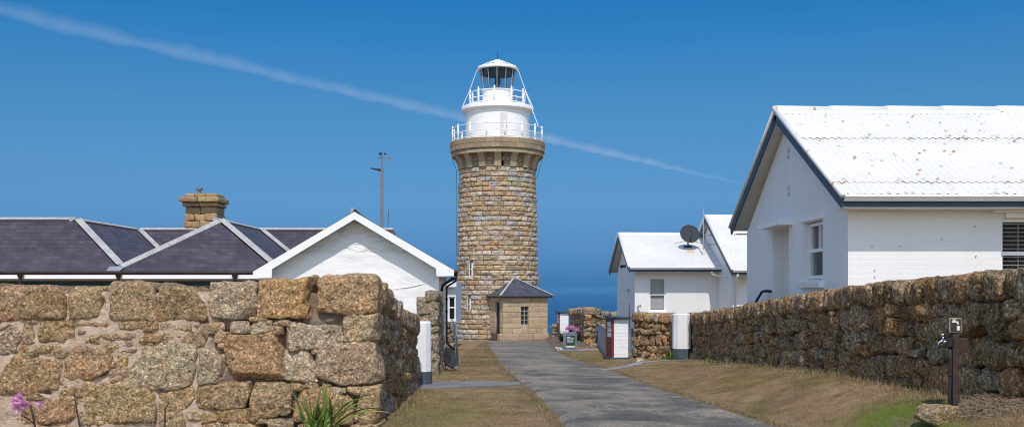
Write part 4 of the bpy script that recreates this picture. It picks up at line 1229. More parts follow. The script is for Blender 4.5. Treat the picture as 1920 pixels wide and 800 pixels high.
def wallbox(mb, x0, x1, y0, y1, z0, z1, holes, axis, tint=None):
    """wall with rectangular openings, built of butting boxes; holes are (u0,u1,z0,z1) along the axis"""
    lo, hi = (x0, x1) if axis == 'x' else (y0, y1)
    us = sorted({lo, hi, *[h[0] for h in holes], *[h[1] for h in holes]}); zs = sorted({z0, z1, *[h[2] for h in holes], *[h[3] for h in holes]})
    for a, b in zip(us[:-1], us[1:]):
        # merge vertically where no opening is near
        run = None
        for c, d in list(zip(zs[:-1], zs[1:]))+[(None, None)]:
            solid = c is not None and not any(h[0] <= a+1e-6 and b <= h[1]+1e-6 and h[2] <= c+1e-6 and d <= h[3]+1e-6 for h in holes)
            if solid: run = (run[0], d) if run else (c, d)
            elif run:
                if axis == 'x': mb.bx(a, b, y0, y1, run[0], run[1], tint)
                else: mb.bx(x0, x1, a, b, run[0], run[1], tint)
                run = None

def ogee_gutter(mb, x0, x1, y, z):
    prof = [(0, 0), (0, .11), (-.02, .115), (-.10, .115), (-.115, .10), (-.115, .075), (-.09, .05), (-.075, .02), (-.06, 0)]
    mb.prism([(x0, y+a, z+b) for a, b in prof], (x1-x0, 0, 0))

def sash_window(root, axis, u0, u1, z0, z1, face, depth, rail, mull=False, blind=None, frame='white_paint'):
    """double hung window; face is the plane coordinate of the outer wall, depth how far in the sash sits"""
    def bx(mb, a, b, f0, f1, c, d):
        if axis == 'x': mb.bx(a, b, face+f0, face+f1, c, d)
        else: mb.bx(face+f0, face+f1, a, b, c, d)
    f = MB(); w = .06
    for a, b, c, d in ((u0, u0+w, z0, z1), (u1-w, u1, z0, z1), (u0+w, u1-w, z1-w, z1), (u0+w, u1-w, z0, z0+w*1.2)): bx(f, a, b, depth-.03, depth+.06, c, d)
    bx(f, u0+w, u1-w, depth-.015, depth+.05, rail-.035, rail+.035)
    if mull: bx(f, (u0+u1)/2-.018, (u0+u1)/2+.018, depth, depth+.04, rail+.035, z1-w)
    wo = f.build('window', M[frame], root)
    g_ = MB(); bx(g_, u0+w, u1-w, depth+.03, depth+.034, rail+.036, z1-w-.002); bx(g_, u0+w, u1-w, depth+.012, depth+.016, z0+w*1.2+.002, rail-.036)
    g_.build('pane', M['glass'], wo)
    q = MB(); bx(q, u0+.02, u1-.02, depth+.30, depth+.32, z0+.05, z1-.05); q.build('room_shade_panel', M['black'], wo)  # black sheet standing in for the unlit room behind the glass
    if blind == 'venetian':
        s = MB(); z = z1-w-.03
        while z > z0+.1:
            bx(s, u0+w+.01, u1-w-.01, depth+.07, depth+.10, z-.006, z+.006); z -= .075
        for u in (u0+(u1-u0)*.30, u0+(u1-u0)*.7): bx(s, u-.005, u+.005, depth+.064, depth+.069, z0+.1, z1-w)
        s.build('blind', M['blind'], wo)
    elif blind == 'roller':
        s = MB(); bx(s, u0+w, u1-w, depth+.07, depth+.075, z0+.1, z1-w); s.build('blind', M['curtain'], wo)
    elif blind == 'pleat':
        s = MB(); z = z1-w-.02
        while z > z0+.1:
            bx(s, u0+(u1-u0)*.05, u0+(u1-u0)*.52, depth+.09, depth+.12, z-.012, z+.012); z -= .06
        bx(s, u0+(u1-u0)*.52, u0+(u1-u0)*.95, depth+.14, depth+.15, rail, z1-.05)
        s.build('blind', M['blind'], wo)
    return wo

def gable_house(root, xw, x1, yF, yB, zF, yE, zE, yR, zR, rake, roof_mat_, holes_front=(), holes_gable=(), zb=-1.7, period=.146, amp=.024, laps=(.5,), cap_w=1.22, seg=True, sheet_w=1.02):
    slope = (zR-zE)/(yR-yE); yE2 = yR+(yR-yE)
    zw = zE-.20                                   # wall head under the eaves
    w_ = MB()
    wallbox(w_, xw, x1, yF, yF+.28, zb, zw+.0, list(holes_front), 'x')
    wallbox(w_, xw, xw+.28, yF+.28, yB, zb, zw, list(holes_gable), 'y')
    w_.bx(xw+.28, x1, yB-.25, yB, zb, zw)
    apz = zR-.16
    w_.prism([(xw, yF, zw), (xw, yR, apz), (xw, yB, zw)], (.28, 0, 0))
    w_.build('wall', M['white_brick'], root)
    r_ = MB(); xr = xw-rake
    corr(r_, xr, x1, (yE, zE), (yR, zR), period, amp, list(laps), sheet_w)
    corr(r_, xr, x1, (yE2, zE), (yR, zR), period, amp, list(laps), sheet_w)
    ro = r_.build('roof', roof_mat_, root, 'auto')
    c = xr-.03; rr = random.Random(3)
    while c < x1:
        L = cap_w
        q = MB(); pr = []
        rad = .105 if seg else .06
        q.tube([(c-.02, yR, zR-.0), (c+.1, yR, zR+.012), (c+L, yR, zR+.0)], [rad*1.04, rad, rad*.94], 12)
        for sgn in (-1, 1):
            q.add([(c, yR, zR+rad*.55), (c+L, yR, zR+rad*.55), (c+L, yR+sgn*.26, zR+.045-slope*.26), (c, yR+sgn*.26, zR+.05-slope*.26), (c, yR+sgn*.26, zR+.02-slope*.26), (c+L, yR+sgn*.26, zR+.02-slope*.26)], [(0, 1, 2, 3), (3, 2, 5, 4)])
        q.build('ridge_cap', roof_mat_, root, True); c += L
    # soffit along the verge and the eaves, blue-grey verge boards
    s = MB()
    for ye, sg in ((yE, 1), (yE2, -1)):
        n = Vector((0, -slope*sg, 1)).normalized()
        a0, a1 = Vector((0, ye, zE))-n*.075, Vector((0, yR, zR))-n*.075
        s.prism([(xr+.03, a0.y, a0.z), (x1, a0.y, a0.z), (x1, a1.y, a1.z), (xr+.03, a1.y, a1.z)], -n*.02)
    s.bx(xr+.05, x1, yE+.06, yF, zw-.015, zw-.002); s.bx(xr+.05, x1, yB, yE2-.06, zw-.015, zw-.002)
    s.build('soffit', M['soffit'], root)
    for ye, sg in ((yE, 1), (yE2, -1)):
        n = Vector((0, -slope*sg, 1)).normalized(); e = Vector((0, sg, slope)).normalized()
        a0, a1 = Vector((xr-.012, ye, zE))-n*.03-e*.04, Vector((xr-.012, yR, zR))-n*.03
        b = MB(); b.prism([a0, a1, a1-n*.19, a0-n*.19], (.035, 0, 0)); bo = b.build('verge_board', M['blue_grey'], root)
        t = MB(); pts = [a0+n*.045, a1+n*.045]
        t.tube([pts[0]+Vector((-.0, 0, 0)), pts[1]], .05, 8); t.build('verge_roll', roof_mat_, root, True)
    g_ = MB(); ogee_gutter(g_, xr+.02, x1, yE+.02, zE-.105); g_.build('gutter', M['white_paint'], root)
    f = MB(); f.bx(xr+.04, x1, yE+.045, yE+.075, zE-.19, zE-.02); f.build('fascia', M['blue_grey'], root)
    g_ = MB(); ogee_gutter(g_, xr+.02, x1, yE2+.10, zE-.105); g_.build('gutter', M['white_paint'], root)

# ---- near house
t_h = thing('house', (9, 21, -1.3), 'big white house with rust-spotted corrugated roof behind the dark dry-stone wall', 'house')
XH = 6.074; ZD0 = -1.0
WG = (19.47, 20.78, .18, 1.36); DG = (21.86, 23.22, -1.75, 1.36)
FWIN = (8.84, 10.15, .02, 1.27)
gable_house(t_h, XH, 16.5, 18.0, 25.74, ZD0, 17.42, 1.633, 21.87, 3.90, .29, M['roof_old'], [FWIN], [WG, DG], laps=(.13, .62), zb=-1.75, amp=.017)
sash_window(t_h, 'x', FWIN[0], FWIN[1], FWIN[2], FWIN[3], 18.0, .10, .64, False, 'venetian')
q = MB(); q.bx(8.66, 10.35, 17.86, 17.998, 1.37, 1.46); q.bx(8.9, 10.1, 17.93, 17.998, 1.275, 1.365); q.build('shutter_box', M['white_paint'], t_h)
sash_window(t_h, 'y', WG[0]+.02, WG[1]-.02, WG[2]+.02, WG[3]-.02, XH, .14, .78, True, 'pleat')
q = MB(); q.prism([(XH-.13, WG[0]-.1, .13), (XH+.02, WG[0]-.1, .19), (XH+.02, WG[0]-.1, .02), (XH-.10, WG[0]-.1, .02)], (0, WG[1]-WG[0]+.2, 0)); q.build('window_sill', M['white_paint'], t_h)
q = MB(); stone(q, (XH-.0, (WG[0]+WG[1])/2, 1.42), (1.5, .07, .09), (0, -1, 0), (-1, 0, 0), .015, .012, .06, (1, 1, 1), .02, full=True); q.build('window_lintel', M['white_paint'], t_h)
q = MB(); q.bx(5.765, XH+.002, 21.56, 23.45, 1.385, 1.475); q.build('door_canopy', M['white_paint'], t_h)
q = MB(); q.bx(XH+.75, XH+.80, DG[0]+.02, DG[1]-.02, -1.7, 1.35); q.bx(XH+.28, XH+.75, DG[1]-.0, DG[1]+.06, -1.7, 1.36); q.bx(XH+.28, XH+.75, DG[0]-.06, DG[0], -1.7, 1.36); q.bx(XH+.28, XH+.8, DG[0], DG[1], 1.36, 1.40); q.build('door_recess', M['white_paint'], t_h)
for z in (3.02, 2.885, 2.21, 2.07):
    q = MB(); q.bx(XH-.014, XH-.003, 21.80, 21.90, z-.045, z+.045, (.55, .52, .47)); q.build('air_vent', M['white_paint'], t_h)
hr = MB(); hr.tube([(XH-.0, 23.30, -.06), (XH-.16, 23.32, -.05), (XH-.22, 23.35, -.08), (XH-.28, 24.35, -.60), (XH-.28, 24.5, -1.4)], .032, 8); hr.build('handrail', M['dark_pipe'], t_h, True)
for px, py in ((1635, 462), (1687, 461), (1766, 448), (1829, 424), (1830, 480), (1640, 506), (1640, 518)):
    p = at(px, py, 17.99); q = MB(); q.cyl(p, p+Vector((0, -.012, 0)), .012, n=6); q.build('fixing', M['frame_grey'], t_h)

# ---- house farther back, two wings
M['roof_new'] = roof_mat('white_metal_sheet', .22, (7.35, 41.1, 1.52))
t_h2 = thing('house', (9, 42, -2.6), 'farther white house with a grey satellite dish on its lower front roof', 'house')
X2w = 4.93
FW2 = ((1217-960)/F*40, (1248.5-960)/F*40, (YH-583)/F*40, (YH-520)/F*40)
gable_house(t_h2, X2w, 8.29, 40.0, 46.7, -1.9, 39.37, .86, 43.4, 2.39, .29, M['roof_new'], [FW2], [(41.6, 43.1, -2.7, -.02)], zb=-2.8, period=.076, amp=.010, laps=(), cap_w=3.6, seg=False, sheet_w=.76)
sash_window(t_h2, 'x', FW2[0], FW2[1], FW2[2], FW2[3], 40.0, .08, (YH-552)/F*40, False, 'roller', 'white_paint')
q = MB(); q.bx(FW2[0]-.06, FW2[1]+.06, 39.93, 39.998, FW2[2]-.07, FW2[2]); q.build('window_sill', M['white_paint'], t_h2)
q = MB(); q.bx(X2w+.12, X2w+.16, 41.62, 43.08, -2.7, -.05); q.build('door', M['white_paint'], t_h2)
q = MB(); q.bx(X2w-.01, X2w+.13, 41.62, 41.95, -1.9, -.6); q.build('door_side_pane', M['glass_dark'], t_h2)
q = MB(); q.box((X2w-.12, 43.2, .98), (.22, .14, .10)); q.cyl((X2w, 43.2, 1.0), (X2w-.22, 43.1, .9), .03, n=6); q.build('security_light', M['dark_pipe'], t_h2)
q = MB(); q.bx(5.02, 5.10, 39.95, 39.998, -.75, -.66); q.bx(5.12, 5.18, 39.95, 39.998, -.68, -.62); q.bx(5.03, 5.12, 39.95, 39.998, -.88, -.82); q.build('meter_box', M['galv'], t_h2)
XB = 8.29
gable_house(t_h2, XB, 17, 37.4, 46.0, -1.9, 36.57, .70, 41.7, 3.03, .20, M['roof_new'], [], [], zb=-2.8, period=.076, amp=.010, laps=(), cap_w=4.2, seg=False, sheet_w=.76)
q = MB(); q.tube([(8.3, 36.6, .55), (8.3, 36.75, .40), (8.38, 37.33, .25), (8.38, 37.33, -2.4)], .045, 8); q.build('downpipe', M['white_paint'], t_h2, True)
q = MB(); q.tube([(7.9, 39.4, .66), (7.95, 39.5, .56), (8.24, 38.2, .45)], .035, 6); q.build('downpipe', M['white_paint'], t_h2, True)

# ---- satellite dish and aerial mast
def rz2(y): return .86+.38*(y-39.37)
dc = at(1293, 439, 41.3); yb = 41.68; foot = Vector((dc.x, yb, rz2(yb)+.03))
t_d = thing('satellite_dish', foot, 'round dark grey satellite dish standing on the farther white roof', 'satellite dish')
q = MB(); ax = Vector((.05, -.9, .42)).normalized(); sx = ax.cross(Vector((0, 0, 1))).normalized(); sy = sx.cross(ax)
V = [dc-ax*0.0]; Fs = []; nr_, na = 6, 32; R_ = .40
for i in range(1, nr_+1):
    r = R_*i/nr_
    for k in range(na):
        a = 2*math.pi*k/na; V.append(dc+sx*r*math.cos(a)+sy*r*1.03*math.sin(a)+ax*(.28*r*r))
for k in range(na): Fs.append((0, 1+k, 1+(k+1) % na))
for i in range(nr_-1):
    for k in range(na):
        b0 = 1+i*na; Fs.append((b0+k, b0+na+k, b0+na+(k+1) % na, b0+(k+1) % na))
q.add(V, Fs); q.tube([V[1+(nr_-1)*na+(k % na)] for k in range(na+1)], .009, 5); q.build('reflector', M['dish'], t_d, True)
q = MB(); q.cyl(foot, foot+Vector((0, 0, .32)), .03, n=8); q.tube([foot+Vector((0, 0, .3)), dc-ax*.12], .03, 8); q.box(foot, (.34, .2, .03), 0, None, Matrix.Rotation(math.atan(.38), 3, 'X')); q.build('stand', M['dark_pipe'], t_d)
q = MB(); lf = dc-sy*.02+ax*.42-Vector((0, 0, .02)); q.tube([dc-sy*.36+ax*.03, dc-sy*.27+ax*.25, lf], .012, 6); q.build('feed_arm', M['dark_pipe'], t_d)
q = MB(); q.cyl(lf, lf-ax*.1, .035, .025, 10); q.build('feed_horn', M['dark_pipe'], t_d)
for s in (-1, 1):
    q = MB(); q.tube([dc+sx*s*.3-sy*.2, foot+Vector((s*.52, -.05, .14)), foot+Vector((s*.56, -.1, .10))], .012, 6); q.build('brace', M['galv'], t_d)
mp = at(1319, 392, 40.6)
t_m = thing('aerial_mast', (mp.x, 40.6, 1.3), 'thin galvanised mast bracketed to the gable beside the satellite dish', 'mast')
q = MB(); q.cyl((mp.x, 40.6, at(0, 468, 40.6).z), mp, .028, n=8); q.cyl((mp.x, 40.6, at(0, 404, 40.6).z), (mp.x, 40.6, at(0, 401, 40.6).z), .045, n=8); q.build('pole', M['galv'], t_m)
for py, dx in ((458, .42), (441, .42)):
    q = MB(); z = at(0, py, 40.6).z; q.cyl((mp.x, 40.6, z), (XB, 40.6, z), .018, n=6); q.build('bracket', M['galv_dull'], t_m)

# ================================================================== boxes, board, fence, tap
def notice_box(label, x, y, zb, h, w, dep, rot):
    t = thing('notice_box', (x, y, zb), label, 'notice box', 'white and red notice boxes')
    R = Matrix.Rotation(rot, 3, 'Z')
    def P(u, v, z): return Vector((x, y, zb+z))+R @ Vector((u, v, 0))
    q = MB(); n = 11
    for i in range(n):
        z0 = .05+(h-.05)*i/n; z1 = .05+(h-.05)*(i+1)/n
        q.box(P(.02, dep/2, (z0+z1)/2), (w-.04, dep-.0+.012*(i % 2), z1-z0-.006), 0, jit((1, 1, 1), .02, .01), R)
    q.box(P(.02, dep/2, h/2+.02), (w-.05, dep-.02, h-.06), 0, None, R)
    q.build('cladding', M['white_paint'], t)
    q = MB(); q.box(P(-w/2-.012, dep/2, h/2), (.05, dep+.02, h-.02), 0, None, R); q.box(P(-w/2+.01, -.006, h/2), (.03, .03, h-.02), 0, None, R); f = q.build('front_panel', M['red'], t)
    q = MB()
    for k in range(3): q.box(P(-w/2-.041, dep*.42, h*.86-.17*k), (.006, dep*.62, .145), 0, jit((.9, .9, .9), .08), R)
    q.build('notice', M['paper'], f)
    q = MB(); q.box(P(0, dep/2, h+.05), (w+.20, dep+.28, .055), 0, None, R @ Matrix.Rotation(.05, 3, 'Y')); q.box(P(0, dep/2, h+.01), (w+.10, dep+.12, .05), 0, None, R); q.build('cap', M['blue_grey'], t)
    q = MB(); q.box(P(-.04, dep/2, .0), (w+.16, dep+.18, .09), 0, None, R); q.build('base_slab', M['blue_grey'], t)
    return t
nb = notice_box('white clad box with red notice panel beside the wire fence, the nearer of two', 3.52, 32.3, gz(3.5, 32.3), 1.30, .52, .62, math.radians(12))
q = MB(); q.cyl((3.68, 32.38, gz(3.6, 32.3)+.04), (3.68, 32.36, gz(3.6, 32.3)+.2), .012, n=6); q.build('bolt', M['dark_pipe'], nb)
notice_box('farther white clad box with grey cap, standing behind pink flowers by the sea', 3.02, 58.0, gz(3.02, 58), 1.25, .55, .6, math.radians(8))

bx_, by_ = (1069-960)/F*42.3, 42.3; bz_ = gz(bx_, by_)+.04
t_b = thing('sandwich_board', (bx_, by_, bz_), 'grey sandwich board with dark green sign panel on the path edge', 'sandwich board')
rb = Matrix.Rotation(math.radians(3), 3, 'Z')
def bp_(u, v, z): return Vector((bx_, by_, bz_))+rb @ Vector((u, v, z))
for sgn in (-1, 1):
    tilt = rb @ Matrix.Rotation(sgn*math.radians(-10), 3, 'X')
    def q_(u, v, z): return Vector((bx_, by_, bz_))+tilt @ Vector((u, v, z))+rb @ Vector((0, sgn*.13, 0))
    q = MB(); W, Hh = .52, .74
    for (u0, u1, z0, z1) in ((-W/2, W/2, 0, .08), (-W/2, W/2, .62, .66), (-W/2, -.07, .66, .71), (.07, W/2, .66, .71), (-W/2, W/2, .71, Hh), (-W/2, -W/2+.08, .08, .62), (W/2-.08, W/2, .08, .62), (-W/2+.08, W/2-.08, .08, .62)):
        q.box(q_((u0+u1)/2, 0, (z0+z1)/2), (u1-u0, .035 if not (z0 == .08 and u0 > -.25 and u1 > .1 and u0 < 0) else .02, z1-z0), 0, None, tilt)
    pnl = q.build('panel', M['board_frame'], t_b)
    if sgn < 0:
        q = MB(); q.box(q_(0, -.02, .355), (.38, .012, .53), 0, None, tilt); so = q.build('sign_face', M['green_panel'], pnl)
        q = MB()
        for (u0, u1, z0, z1) in ((-.16, -.02, .545, .57), (-.16, -.03, .51, .53), (.0, .13, .515, .53), (-.16, .14, .475, .495), (-.16, .10, .405, .418), (-.16, .13, .38, .392), (-.16, .0, .33, .342), (.02, .09, .33, .342), (-.185, .185, .11, .175)):
            q.box(q_((u0+u1)/2, -.029, (z0+z1)/2), (u1-u0, .006, z1-z0), 0, None, tilt)
        q.build('print_lines', M['paper'], pnl)
        q = MB(); q.box(q_(0, -.029, .183), (.37, .006, .012), 0, None, tilt); q.build('print_stripe', M['orange'], pnl)

# chain-link fence with top rail, dropping from the far post to the notice box
def mesh_mat():
    m, nt, b = mat('chain_link'); g = NG(nt); s = g.sep(g.pos())
    u = g.math('ADD', g.math('MULTIPLY', s[0], .6), s[1]); 
    a = g.math('PINGPONG', g.math('ADD', u, s[2]), .03); c = g.math('PINGPONG', g.math('SUBTRACT', u, s[2]), .03)
    k = g.math('LESS_THAN', g.math('MINIMUM', a, c), .0052)
    g.set(b.inputs['Base Color'], (.26, .28, .29)); b.inputs['Roughness'].default_value = .5
    g.set(b.inputs['Alpha'], k)
    return m
t_f = thing('wire_fence', (3.9, 43, -2.6), 'grey chain-link fence with a dipping top rail running back from the red-sided box', 'fence')
fp = [(3.22, 33.2), (3.42, 36.5), (3.72, 41), (4.06, 46), (4.5, 53)]
tops = [-1.37, -1.35, -1.40, -1.45, -1.85]
FT = []
for (x, y), px, py in zip(fp, (1137, 1134, 1129, 1124, 1117), (617.5, 614.5, 611, 608, 605)):
    FT.append(Vector((x, y, (YH-py)/F*y)))
q = MB(); V = []; Fs = []
for (x, y), tp in zip(fp, FT):
    V += [(x, y, gz(x, y)), (x, y, tp.z)]
for i in range(len(fp)-1): Fs.append((2*i, 2*i+2, 2*i+3, 2*i+1))
q.add(V, Fs)
# diagonal wires as real thin strands
w_ = MB()
for i in range(len(fp)-1):
    a0, a1 = Vector((fp[i][0], fp[i][1], gz(*fp[i]))), Vector((fp[i+1][0], fp[i+1][1], gz(*fp[i+1])))
    b0, b1 = FT[i], FT[i+1]; Ls = (a1-a0).length; hh = (b0-a0).length; n = int(Ls/.09)
    for k in range(-int(hh/.09), n+1):
        for sgn in (1, -1):
            pts = []
            for t in (0, 1):
                u = (k*.09+t*hh)/Ls if sgn > 0 else (k*.09+(1-t)*hh)/Ls
                pts.append((u, t))
            (u0, v0), (u1, v1) = pts
            if min(u0, u1) < 0 or max(u0, u1) > 1: 
                lo, hi = 0.0, 1.0
                if abs(u1-u0) < 1e-6: continue
                ts = sorted([(0-u0)/(u1-u0), (1-u0)/(u1-u0)]); lo, hi = max(0, ts[0]), min(1, ts[1])
                if hi-lo < .05: continue
                u0, v0, u1, v1 = u0+(u1-u0)*lo, v0+(v1-v0)*lo, u0+(u1-u0)*hi, v0+(v1-v0)*hi
            A = a0.lerp(a1, u0).lerp(b0.lerp(b1, u0), v0); B = a0.lerp(a1, u1).lerp(b0.lerp(b1, u1), v1)
            w_.cyl(A, B, .006, n=3, cap=False)
w_.build('wire_mesh', M['galv'], t_f)
q = MB(); q.tube(FT, .028, 8); q.build('top_rail', M['galv'], t_f, True)
for i, ((x, y), tp) in enumerate(zip(fp, FT)):
    p = MB(); top = tp.z if i < 4 else (YH-581)/F*y
    p.cyl((x, y, gz(x, y)-.1), (x, y, top), .035, n=8); p.lathe((x, y, top), [(.04, -.02), (.04, .02), (0, .03)], 8); p.build('post', M['galv'], t_f)
t_g = thing('wire_gate', (3.93, 33.3, -2.3), 'narrow grey wire gate squeezed between red-sided box and short stone wall', 'gate')
q = MB(); g0 = gz(3.95, 33.2)
gx0, gx1 = 3.74, 4.02
q.cyl((gx1, 33.2, g0), (gx1, 33.2, -1.33), .035, n=8); q.cyl((gx0, 33.3, -1.36), (gx1, 33.2, -1.33), .03, n=8); q.cyl((gx0, 33.3, g0+.1), (gx1, 33.2, g0+.1), .02, n=8); q.cyl((gx0, 33.3, g0), (gx0, 33.3, -1.36), .03, n=8); q.build('gate_frame', M['light_blue_grey'], t_g)
q = MB()
for k in range(14):
    x = gx0+(gx1-gx0)*(k+.5)/14; q.cyl((x, 33.26, g0+.1), (x, 33.24, -1.36), .006, n=4, cap=False)
for k in range(16):
    z = g0+.12+k*.05; q.cyl((gx0, 33.3, z), (gx1, 33.2, z), .005, n=4, cap=False)
q.build('wire_mesh', M['galv'], t_g)
t_p = MB(); t_p.cyl((2.13, 62.6, -2.3), (2.5, 60.2, -2.32), .03, n=8); t_p.cyl((2.45, 60.3, -3), (2.45, 60.3, -2.3), .03, n=8)
o = t_p.build('low_rail', M['light_blue_grey'], loc=(2.3, 61, -3)); tag(o, 'low grey pipe rail between lighthouse porch and stone stub', 'rail')

# drinking tap post
tx, ty = (1788-960)/F*11.55, 11.55; tz = gz(tx, ty)
t_t = thing('tap_post', (tx, ty, tz), 'brown timber post with chrome drinking tap and small tap sign', 'tap')
q = MB(); q.bbox(tx-.030, tx+.046, ty-.05, ty+.05, tz-.1, tz+.86, .006); q.build('post', M['post_brown'], t_t)
def tp(u, z, v=0): return Vector((tx+u, ty+v, tz+z))
q = MB(); q.tube([tp(-.06, -.05, -.06), tp(-.062, .15, -.03), tp(-.052, .35, -.03), tp(-.05, .55, -.03), tp(-.058, .70, -.03)], .020, 8); q.cyl(tp(-.054, .36, -.03), tp(-.054, .38, -.03), .026, n=8); q.build('water_pipe', M['dark_pipe'], t_t, True)
q = MB(); q.cyl(tp(-.055, .70, -.03), tp(-.055, .80, -.03), .045, n=10); q.cyl(tp(-.02, .755, -.03), tp(-.095, .755, -.03), .030, n=10); q.build('pipe_elbow', M['dark_pipe'], t_t)
q = MB(); q.cyl(tp(-.09, .755, -.03), tp(-.14, .755, -.03), .014, n=8); q.tube([tp(-.12, .755, -.03), tp(-.155, .765, -.03), tp(-.18, .748, -.03), tp(-.19, .71, -.03)], .013, 8); q.cyl(tp(-.135, .76, -.03), tp(-.135, .82, -.03), .013, n=8); q.cyl(tp(-.135, .82, -.03), tp(-.14, .85, -.03), .02, .012, 10); q.cyl(tp(-.10, .755, -.03), tp(-.112, .755, -.03), .02, n=8); q.build('tap', M['chrome'], t_t, True)
q = MB(); q.bbox(tx+.045, tx+.15, ty-.03, ty+.06, tz+.63, tz+.80, .006); q.build('bracket_block', M['post_brown'], t_t)
sx0, sx1, sz0, sz1 = -.075, .065, .865, 1.03
q = MB(); q.bbox(tx+sx0, tx+sx1, ty-.062, ty-.048, tz+sz0, tz+sz1, .003); so = q.build('sign', M['frame_grey'], t_t)
q = MB(); q.bx(tx+sx0+.010, tx+sx1-.010, ty-.066, ty-.061, tz+sz0+.010, tz+sz1-.010); q.build('sign_field', M['sign_brown'], so)
q = MB(); yv_ = ty-.069
def ic(u0, u1, z0, z1): q.bx(tx+u0*.72, tx+u1*.72, yv_-.002, yv_+.002, tz+.95+(z0-.978)*.8, tz+.95+(z1-.978)*.8)
ic(-.07, .0, 1.012, 1.034); ic(-.045, -.018, 1.034, 1.05); ic(-.065, .002, 1.05, 1.06); ic(.0, .035, 1.006, 1.03); ic(.018, .04, .985, 1.006)
ic(.01, .056, .90, .955); ic(.004, .062, .957, .966)
q.build('sign_symbol', M['paper'], so)

# boulder at the foot of the post, and a few loose stones
q = MB(); c = at(1757, 747, 11.2); stone(q, (c.x, 11.2, gz(c.x, 11.2)+.09), (.38, .32, .22), r=.04, amp=.03, res=.03, tint=(.40, .30, .18), warp=.2, full=True, fac=9)
o = q.build('boulder', M['granite'], smooth=True, loc=(c.x, 11.2, gz(c.x, 11.2))); tag(o, 'flat-topped brown boulder on the grass at the foot of the tap post', 'boulder')
for (px, y, w) in ((1112, 47.5, .34), (1123, 47.0, .3)):
    x = (px-960)/F*y; q = MB(); stone(q, (x, y, gz(x, y)+.06), (w, .3, .2), r=.06, amp=.02, res=.05, tint=(.42, .36, .26), full=True)
    o = q.build('loose_stone', M['granite'], smooth=True, loc=(x, y, gz(x, y))); tag(o, 'pale squared stone lying on the dry grass beside the wire fence', 'stone', 'loose stones by the fence')
x, y = (1060+140-960)/F*29.5, 29.5
q = MB(); stone(q, (x, y, gz(x, y)+.05), (.24, .2, .13), r=.06, amp=.03, res=.04, tint=(.6, .58, .5), full=True)
o = q.build('loose_stone', M['granite'], smooth=True, loc=(x, y, gz(x, y))); tag(o, 'whitish lump of stone in the grass in front of the short stone wall', 'stone')
# two short white painted pipes lying at the path edge
for (xa, ya_, xb, yb_) in ((2.03, 46.0, 2.02, 44.0), (2.16, 45.2, 2.12, 42.8)):
    q = MB(); q.cyl((xa, ya_, gz(xa, ya_)+.05), (xb, yb_, gz(xb, yb_)+.05), .035, n=8)
    o = q.build('edge_pipe', M['white_paint'], loc=(xa, ya_, gz(xa, ya_))); tag(o, 'short white pipe lying along the path edge left of the sandwich board', 'pipe', 'white pipes at the path edge')
# open drain along the cottage
def drain():
    q = MB(); pts = [(-1.55, 25.2), (-1.62, 27.5), (-1.78, 31), (-2.02, 35), (-2.22, 38.3)]
    V = []; 
    def P(t):
        i = min(int(t), len(pts)-2); f = t-i; return pts[i][0]+(pts[i+1][0]-pts[i][0])*f, pts[i][1]+(pts[i+1][1]-pts[i][1])*f
    prof = [(-.17, .0), (-.13, .035), (-.08, .03), (-.04, .012), (.04, .012), (.08, .03), (.13, .035), (.17, .0)]
    n = 60
    for i in range(n+1):
        x, y = P(i/n*(len(pts)-1)); g0 = gz(x, y)
        for u, z in prof: V.append((x+u*(1+.1*math.sin(i*1.3)), y, g0+z))
    m = len(prof); q.add(V, [(i*m+k, i*m+k+1, (i+1)*m+k+1, (i+1)*m+k) for i in range(n) for k in range(m-1)])
    o = q.build('drain_channel', simple('old_drain_concrete', (.19, .15, .115), .9, 0, .35, 3, .5, 30), smooth=True, loc=(-1.7, 30, -2.2)); tag(o, 'open concrete drain channel in the grass beside the cottage wall', 'drain')
drain()
q = MB(); q.tube([at(862, 646.5, 45), at(874, 648, 44.5), at(900, 645.5, 46)], .015, 5); 
# ---- weather mast and whip aerial behind the gable
xm = (716-960)/F*40
t_w = thing('weather_mast', (xm, 40, gz(-5, 40)), 'tall weather mast with spinning-cup wind gauge and vane behind the white gable', 'mast')
z_ = lambda py, d=40: (YH-py)/F*d
q = MB(); q.cyl((xm, 40, -2.6), (xm, 40, z_(320)), .055, n=10); q.cyl((xm, 40, z_(320)), (xm, 40, z_(294)), .032, n=8); q.cyl((xm, 40, z_(321)), (xm, 40, z_(316)), .07, n=10); q.build('pole', M['galv_dull'], t_w)
q = MB(); q.tube([(xm+.05, 40, z_(318)), (xm-.25, 39.9, z_(318)), (xm-.44, 39.85, z_(316))], [.035, .03, .018], 6); q.box((xm-.1, 39.95, z_(319.5)), (.16, .05, .05)); q.build('side_arm', M['dark_pipe'], t_w)
q = MB(); q.cyl((xm-.18, 40, z_(296)), (xm+.22, 40, z_(296)), .014, n=6); q.bx(xm+.235, xm+.34, 39.99, 40.01, z_(302), z_(293)); q.cyl((xm-.2, 40, z_(296)), (xm-.16, 40, z_(296)), .022, n=6); q.build('wind_vane', M['galv_dull'], t_w)
for k in range(3):
    a = k*2.094+.25; e = Vector((xm+.13*math.cos(a), 40+.13*math.sin(a), z_(287.5)))
    q = MB(); q.cyl((xm, 40, z_(288)), e, .008, n=5); q.lathe((e.x, e.y, e.z-.03), [(0, -.03), (.03, -.02), (.045, .01), (.045, .03), (.03, .05), (0, .055)], 10); q.build('cup', M['dark_pipe'], t_w, True)
q = MB(); q.cyl((xm, 40, z_(296)), (xm, 40, z_(286)), .028, n=8); q.build('gauge_head', M['galv_dull'], t_w)
xa = (727-960)/F*38
q = MB(); q.tube([(xa, 38, -2.4), (xa, 38, 2.2), (xa+.03, 38, z_(393, 38))], [.018, .014, .008], 6)
o = q.build('whip_aerial', M['dark_pipe'], loc=(xa, 38, -2.4)); tag(o, 'thin dark whip aerial just right of the weather mast', 'aerial')

